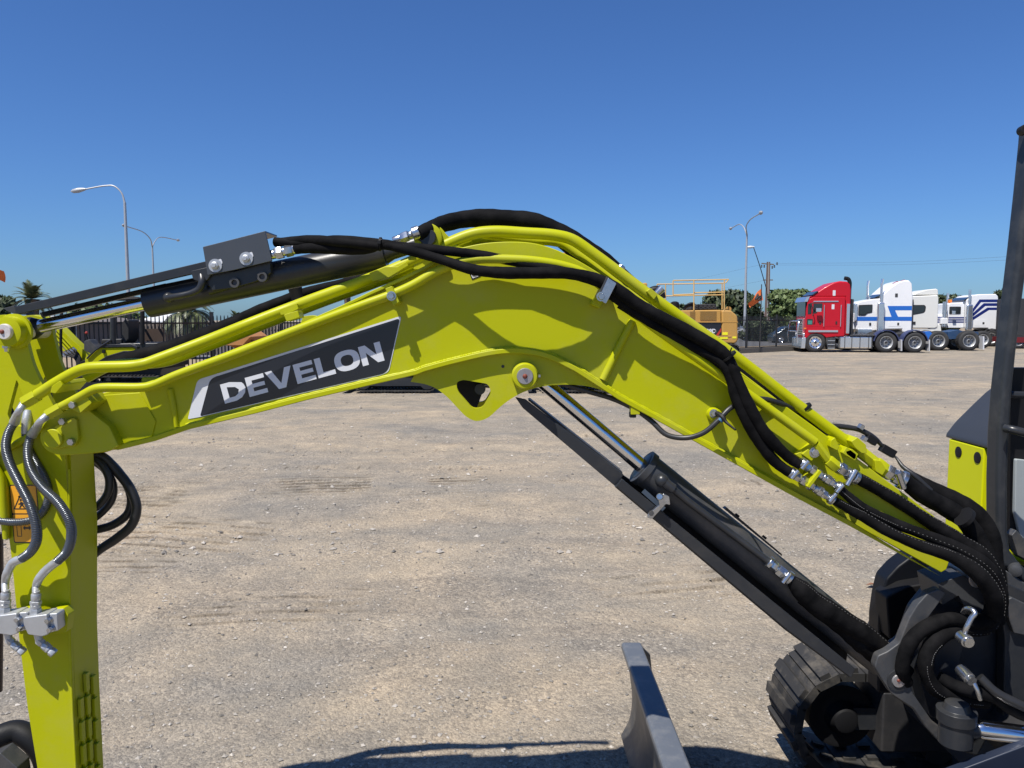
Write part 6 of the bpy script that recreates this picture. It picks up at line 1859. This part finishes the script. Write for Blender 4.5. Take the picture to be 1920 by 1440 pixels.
# ---- swing bracket and post
YW = 2.15
sb = Geo().prism(PX(rounded([(1762, 1104), (1775, 1112), (1762, 1130), (1740, 1160), (1738, 1174), (1722, 1188), (1712, 1220), (1702, 1262), (1712, 1300), (1748, 1352), (1790, 1384), (1822, 1394), (1826, 1412), (1800, 1410), (1764, 1394), (1738, 1366), (1714, 1330), (1672, 1302), (1652, 1272), (1640, 1250), (1646, 1230), (1664, 1222), (1686, 1206), (1704, 1160), (1720, 1134), (1740, 1112)], 5), YW), YW, YW + .03).make('swing_bracket', GREY2, ex, bevel=.005, segs=3)
sb2 = Geo().prism(PX(rounded([(1640, 1250), (1646, 1230), (1690, 1200), (1712, 1140), (1760, 1080), (1790, 1052), (1812, 1070), (1850, 1130), (1880, 1220), (1870, 1330), (1826, 1412), (1764, 1394), (1714, 1330), (1672, 1302)], 5), YW + .18), YW + .16, YW + .22).make('swing_casting', GREY, ex, bevel=.006)
Geo().prism(PX(rounded([(1752, 1090), (1800, 1074), (1835, 1106), (1840, 1150), (1800, 1130), (1790, 1112), (1760, 1130)], 3), YW + .07), YW + .05, YW + .17).make('boom_foot_lug', GREY2, sb2, bevel=.004)
Geo().prism(PX(rounded([(1735, 1150), (1776, 1100), (1800, 1118), (1810, 1180), (1790, 1260), (1800, 1360), (1740, 1340), (1718, 1260)], 5), YW + .10), YW + .09, YW + .16).make('casting_web', GREY, sb2, bevel=.004)
pn = Geo().lathe(W(1683, 1275, YW), (0, -1, 0), [(-.25, pr(13, YW)), (.006, pr(13, YW)), (.009, pr(12, YW))], 30).make('pivot_pin', PIN, sb)
Geo().lathe(W(1685, 1276, YW - .0095), (0, -1, 0), [(0, .005), (.003, .003)], 10).make('grease_nipple', RUST, pn)
Geo().lathe(W(1683, 1275, YW), (0, -1, 0), [(-.001, pr(21, YW)), (.0045, pr(21, YW)), (.0046, pr(15, YW))], 30).make('washer', GREY, sb)
Geo().lathe(W(1825, 1082, YW + .07), (0, -1, 0), [(-.2, pr(17, YW)), (.02, pr(17, YW)), (.022, pr(14, YW))], 26).make('pivot_pin', PIN, sb2)
# king-post cap and clevis of the swing cylinder
cc = W(1793, 1345, 2.08)
kp = Geo()
kp.lathe(cc + Vector((0, .0, -.075)), (0, 0, 1), [(0, .030), (.0, .044), (.062, .044), (.064, .050), (.098, .052), (.100, .036), (.118, .030), (.124, .012)], 32)
kp.make('swing_pin_boss', GREY, ex, bevel=.0015)
Geo().lathe(cc + Vector((.015, 0, -.035)), (1, 0, -.06), [(0, .024), (.035, .024), (.05, .020)], 24).make('rod_eye', GREY, ex)
Geo().tube([tuple(W(1828, 1366, 2.08)) + (.018,), tuple(W(1838, 1367, 2.08)) + (.026,), tuple(W(2100, 1402, 2.08)) + (.026,)], .02, 32, smooth_path=False).make('swing_cylinder_rod', CHROME, ex)
# grease extension tubes with silver ends
def knob(a, b, r, rod):
    g = Geo()
    A, B_ = W(*a), W(*b)
    g.lathe(A, B_ - A, [(0, r * .92), (.004, r), ((B_ - A).length * .78, r), ((B_ - A).length * .8, r * .8), ((B_ - A).length, r * .78)], 22)
    o_ = g.make('lock_pin_handle', ZINC, ex)
    Geo().tube(path(rod), .004, 12).make('lock_pin_rod', ZINC, o_)
knob((1801, 1192, 2.02), (1818, 1206, 1.98), .017, [(1806, 1194, 2.01, 5), (1812, 1178, 2, 5), (1822, 1158, 2, 5), (1828, 1150, 2, 5), (1822, 1143, 2.01, 5), (1812, 1142, 2.03, 5), (1806, 1148, 2.06, 4.5)])
knob((1800, 1254, 2.03), (1823, 1278, 1.98), .016, [(1824, 1276, 1.99, 4.5), (1832, 1294, 1.98, 4.5), (1838, 1312, 1.98, 4)])

# ---- upper structure: deck, far covers, cab pillar
YV = 2.63
XC = 1.69
cvr = Geo().prism([(XC, 1.393), (2.9, 1.393), (2.9, .80), (XC, .80)], 2.74, 2.965).make('side_cover', mat('bright_lime_cover', (0.56, 0.58, 0.002), .4, var=.03, spec=.3), ex, bevel=.006)  # brighter version of the boom's lime hue
hood = Geo().prism(rounded([(1.688, 1.395), (1.690, 1.41), (1.722, 1.455), (1.789, 1.525), (1.844, 1.58), (1.95, 1.64), (2.9, 1.66), (2.9, 1.395)], .02), 2.72, 2.985).make('hood', mat('hood_grey', (.035, .039, .047), .42, var=.08, bump=.15, bscale=300, spec=.4, bw=.001), ex, bevel=.010, segs=3)
Geo().box((1.80, 2.80, 1.545), (.05, .012, .012)).make('hood_rib', MATS['hood_grey'], hood, bevel=.003)
for yy in (2.895, 2.775):
    Geo().lathe((XC, yy, 1.352), (-1, 0, 0), [(-.002, .021), (.002, .021), (.003, .019)], 28).make('rubber_stop', BLACK, cvr)
# far black body behind the boom foot
Geo().prism(PX(rounded([(1722, 1034), (1684, 1062), (1662, 1086), (1654, 1118), (1648, 1160), (1646, 1300), (2100, 1300), (2100, 1100), (1800, 1034)], 6), 2.56), 2.56, 2.64).make('side_fender', mat('navy_black_plastic', (.004, .005, .008), .5, bump=.2, bscale=60, spec=.3), ex, bevel=.008, segs=3)
Geo().prism(PX(rounded([(1662, 1120), (1700, 1100), (1760, 1090), (1760, 1200), (1668, 1200)], 6), 2.5), 2.5, 2.59).make('valve_cover', BLACK, ex, bevel=.01)
# platform / deck
Geo().prism(PX([(1864, 1058), (1900, 1082), (1960, 1122), (2100, 1180), (2100, 1260), (1880, 1170), (1872, 1110)], 2.34), 2.28, 2.48).make('deck_frame', GREY2, ex, bevel=.005)
Geo().prism(PX([(1872, 1102), (1884, 1090), (2060, 1176), (2100, 1260), (2100, 1420), (1880, 1420), (1884, 1200)], 2.26), 2.26, 2.3).make('deck_plate', GREY, ex, bevel=.005)
Geo().prism(PX([(1880, 1128), (1898, 1120), (1960, 1150), (1960, 1200), (1902, 1188)], 2.24), 2.24, 2.259).make('deck_panel', GREY2, ex, bevel=.004)
Geo().lathe(W(1902, 1066, 2.3), (-.5, -1, 0), [(-.02, .020), (.025, .018), (.027, .012), (.028, .008)], 18).make('hinge_pin', GREY2, ex)
# cab pillar
yl, yr = 2.28, 2.35
pl_l = [(1934, 236), (1932, 262), (1922, 360), (1911, 460), (1899, 560), (1888, 650), (1879, 730), (1873, 810), (1870, 900), (1870, 985), (1878, 1030), (1880, 1062)]
pl_r = [(1940, 1110), (1940, 1080), (1915, 1058), (1897, 1034), (1892, 1000), (1892, 900), (1895, 820), (1900, 740), (1908, 660), (1920, 560), (1934, 460), (1948, 360), (1960, 262), (1962, 236)]
Geo().prism(PX(pl_l + pl_r, 2.3), 2.3, 2.365).make('cab_pillar', mat('pillar_grey', (.022, .025, .030), .40, var=.08, bump=.12, bscale=80, spec=.4, dirt=(.2, .19, .17), dirt_amt=.15, dscale=14, bw=.001), ex, bevel=.014, segs=4)
Geo().lathe(W(1921, 243, 2.3), (-.2, -1, 0), [(-.02, .014), (.012, .014), (.013, .010), (.012, .007)], 20).make('lamp_bolt', BLACK, ex)
Geo().tube(path([(1884, 803, 2.28, 8), (1900, 806, 2.26, 8), (1960, 822, 2.24, 8)]), .01, 14).make('hand_rail', GREY, ex)
cbd = Geo().prism(PX([(1896, 690), (2050, 690), (2050, 1060), (1920, 1050), (1893, 1020)], 2.4), 2.4, 2.44).make('cab_side', BLACK, ex)
Geo().prism(PX(rounded([(1903, 860), (1990, 870), (1990, 1020), (1912, 1008), (1901, 960)], 4), 2.39), 2.385, 2.4).make('seat_side_panel', mat('pale_grey_trim', (.28, .31, .32), .6), cbd, bevel=.003)
Geo().prism(PX([(1893, 1002), (1902, 992), (1920, 1012), (1960, 1030), (1960, 1070), (1905, 1040)], 2.38), 2.37, 2.4).make('floor_edge', STEELG, cbd, bevel=.003)
Geo().tube(path([(1893, 740, 2.34, 7), (1960, 742, 2.34, 7)]), .01, 12).make('cab_cross_bar', GREY, ex)

Geo().prism(rounded([(1.64, 2.40), (1.60, 2.47), (1.70, 2.53), (2.85, 2.53), (2.92, 2.47), (2.90, 2.40)], .03), 1.22, 2.34).make('cab_roof', GREY, ex, bevel=.02)
for xx_, yy_ in ((1.70, 1.26), (2.80, 1.26), (2.80, 2.28)):
    Geo().prism([(xx_, 2.40), (xx_ + .06, 2.40), (xx_ + .08, .80), (xx_ + .02, .80)], yy_ - .03, yy_ + .03).make('cab_post', GREY, ex, bevel=.01)
Geo().prism(rounded([(2.75, .72), (2.75, 1.35), (3.0, 1.42), (3.30, 1.20), (3.32, .72)], .06), 1.35, 2.60).make('counterweight', LIME, ex, bevel=.03)
Geo().box((2.35, 1.75, .95), (.45, .50, .12)).make('seat', SEATB, ex, bevel=.03)
Geo().box((2.56, 1.75, 1.28), (.12, .48, .60)).make('seat_back', SEATB, ex, bevel=.03)
Geo().box((2.30, 1.85, .72), (1.15, 1.10, .07)).make('cab_floor', GREY2, ex, bevel=.01)
# ---- undercarriage: tracks, frame, blade
for y0 in (2.92, 1.55):
    xa, xb, zb = 1.335, 2.75, .25
    tr = track_geo(xa, xb, zb, .205, y0, y0 + .30, .098, .032, .020).make('rubber_track', RUBBER, ex, smooth=False)
    fr_ = Geo().box(((xa + xb) / 2 + .05, y0 + .15, zb + .01), (xb - xa - .16, .26, .25)).make('track_frame', CHAS, ex, bevel=.01)
    Geo().bar((xa, y0 + .12, zb), (xa + .3, y0 + .12, zb), .10, .09).make('idler_yoke', GREY, fr_)
    for xx_ in (xa, xb):
        Geo().lathe((xx_, y0 + .04, zb), (0, 1, 0), [(0, .03), (.004, .045), (.02, .05), (.05, .07), (.055, .10), (.05, .115), (.052, .13), (.20, .13), (.22, .11), (.23, .05)], 36).make('idler_wheel', BLACK, tr)
    for k in range(3):
        Geo().lathe((xa + .38 + k * .36, y0 + .05, .12), (0, 1, 0), [(0, .02), (.005, .055), (.19, .055), (.2, .02)], 20).make('roller', CHAS, tr)
Geo().box((2.05, 2.40, .42), (1.0, 1.2, .22)).make('centre_frame', CHAS, ex, bevel=.02)
Geo().lathe((2.05, 2.40, .50), (0, 0, 1), [(0, .34), (.12, .34)], 36).make('slew_ring', CHAS, ex)
Geo().prism([(1.45, .60), (1.50, .52), (2.9, .52), (2.9, .66), (1.5, .66)], 1.75, 3.10).make('lower_deck', CHAS, ex, bevel=.02)
# dark blue panel low at the right (near side skirt)
Geo().prism(PX([(1750, 1452), (1920, 1388), (2200, 1300), (2200, 1600), (1700, 1600)], 2.05), 2.03, 2.06).make('side_skirt', mat('navy_skirt', (.012, .018, .035), .4), ex, bevel=.004)
# blade
prof = [(.500, .430), (.515, .30), (.525, .20), (.515, .11), (.478, .03), (.505, .025), (.545, .10), (.556, .20), (.548, .30), (.536, .425)]
bl = Geo()
bl.prism(curve2(prof[:5], 5) + curve2(prof[5:], 5), 1.52, 3.26)
blade = bl.make('dozer_blade', STEELG, ex, bevel=.002)
cap = Geo()
cap.prism(rounded([(.478, .418), (.478, .438), (.486, .446), (.558, .446), (.566, .438), (.566, .418)], .003), 1.50, 3.275)
cap.make('blade_top_rail', mat('blade_blue_grey', (.095, .105, .120), .42, var=.12, dirt=(.25, .24, .22), dirt_amt=.4, dscale=12), blade, bevel=.004)
for y0 in (3.245, 1.5):
    Geo().prism([(.56, .44), (.60, .40), (.62, .22), (.72, .05), (.56, .03)], y0, y0 + .02).make('blade_end_plate', CHAS, blade, bevel=.002)
for y0 in (2.12, 2.62):
    Geo().prism([(.55, .14), (.75, .16), (1.35, .22), (1.35, .14), (.75, .08), (.55, .05)], y0, y0 + .06).make('blade_arm', GREY, ex, bevel=.006)

# ---- leaf litter
lf = Geo()
c_ = GP(1636, 1100)
lf.add([(c_.x - .05, c_.y, .012), (c_.x - .01, c_.y - .02, .028), (c_.x + .05, c_.y + .005, .016), (c_.x, c_.y + .03, .02)], [(0, 1, 2, 3)])
o_ = lf.make('dry_leaf', BRASSC, None, smooth=False)
o_['label'] = 'single curled brown leaf lying on the gravel left of the boom foot'
o_['category'] = 'leaf'
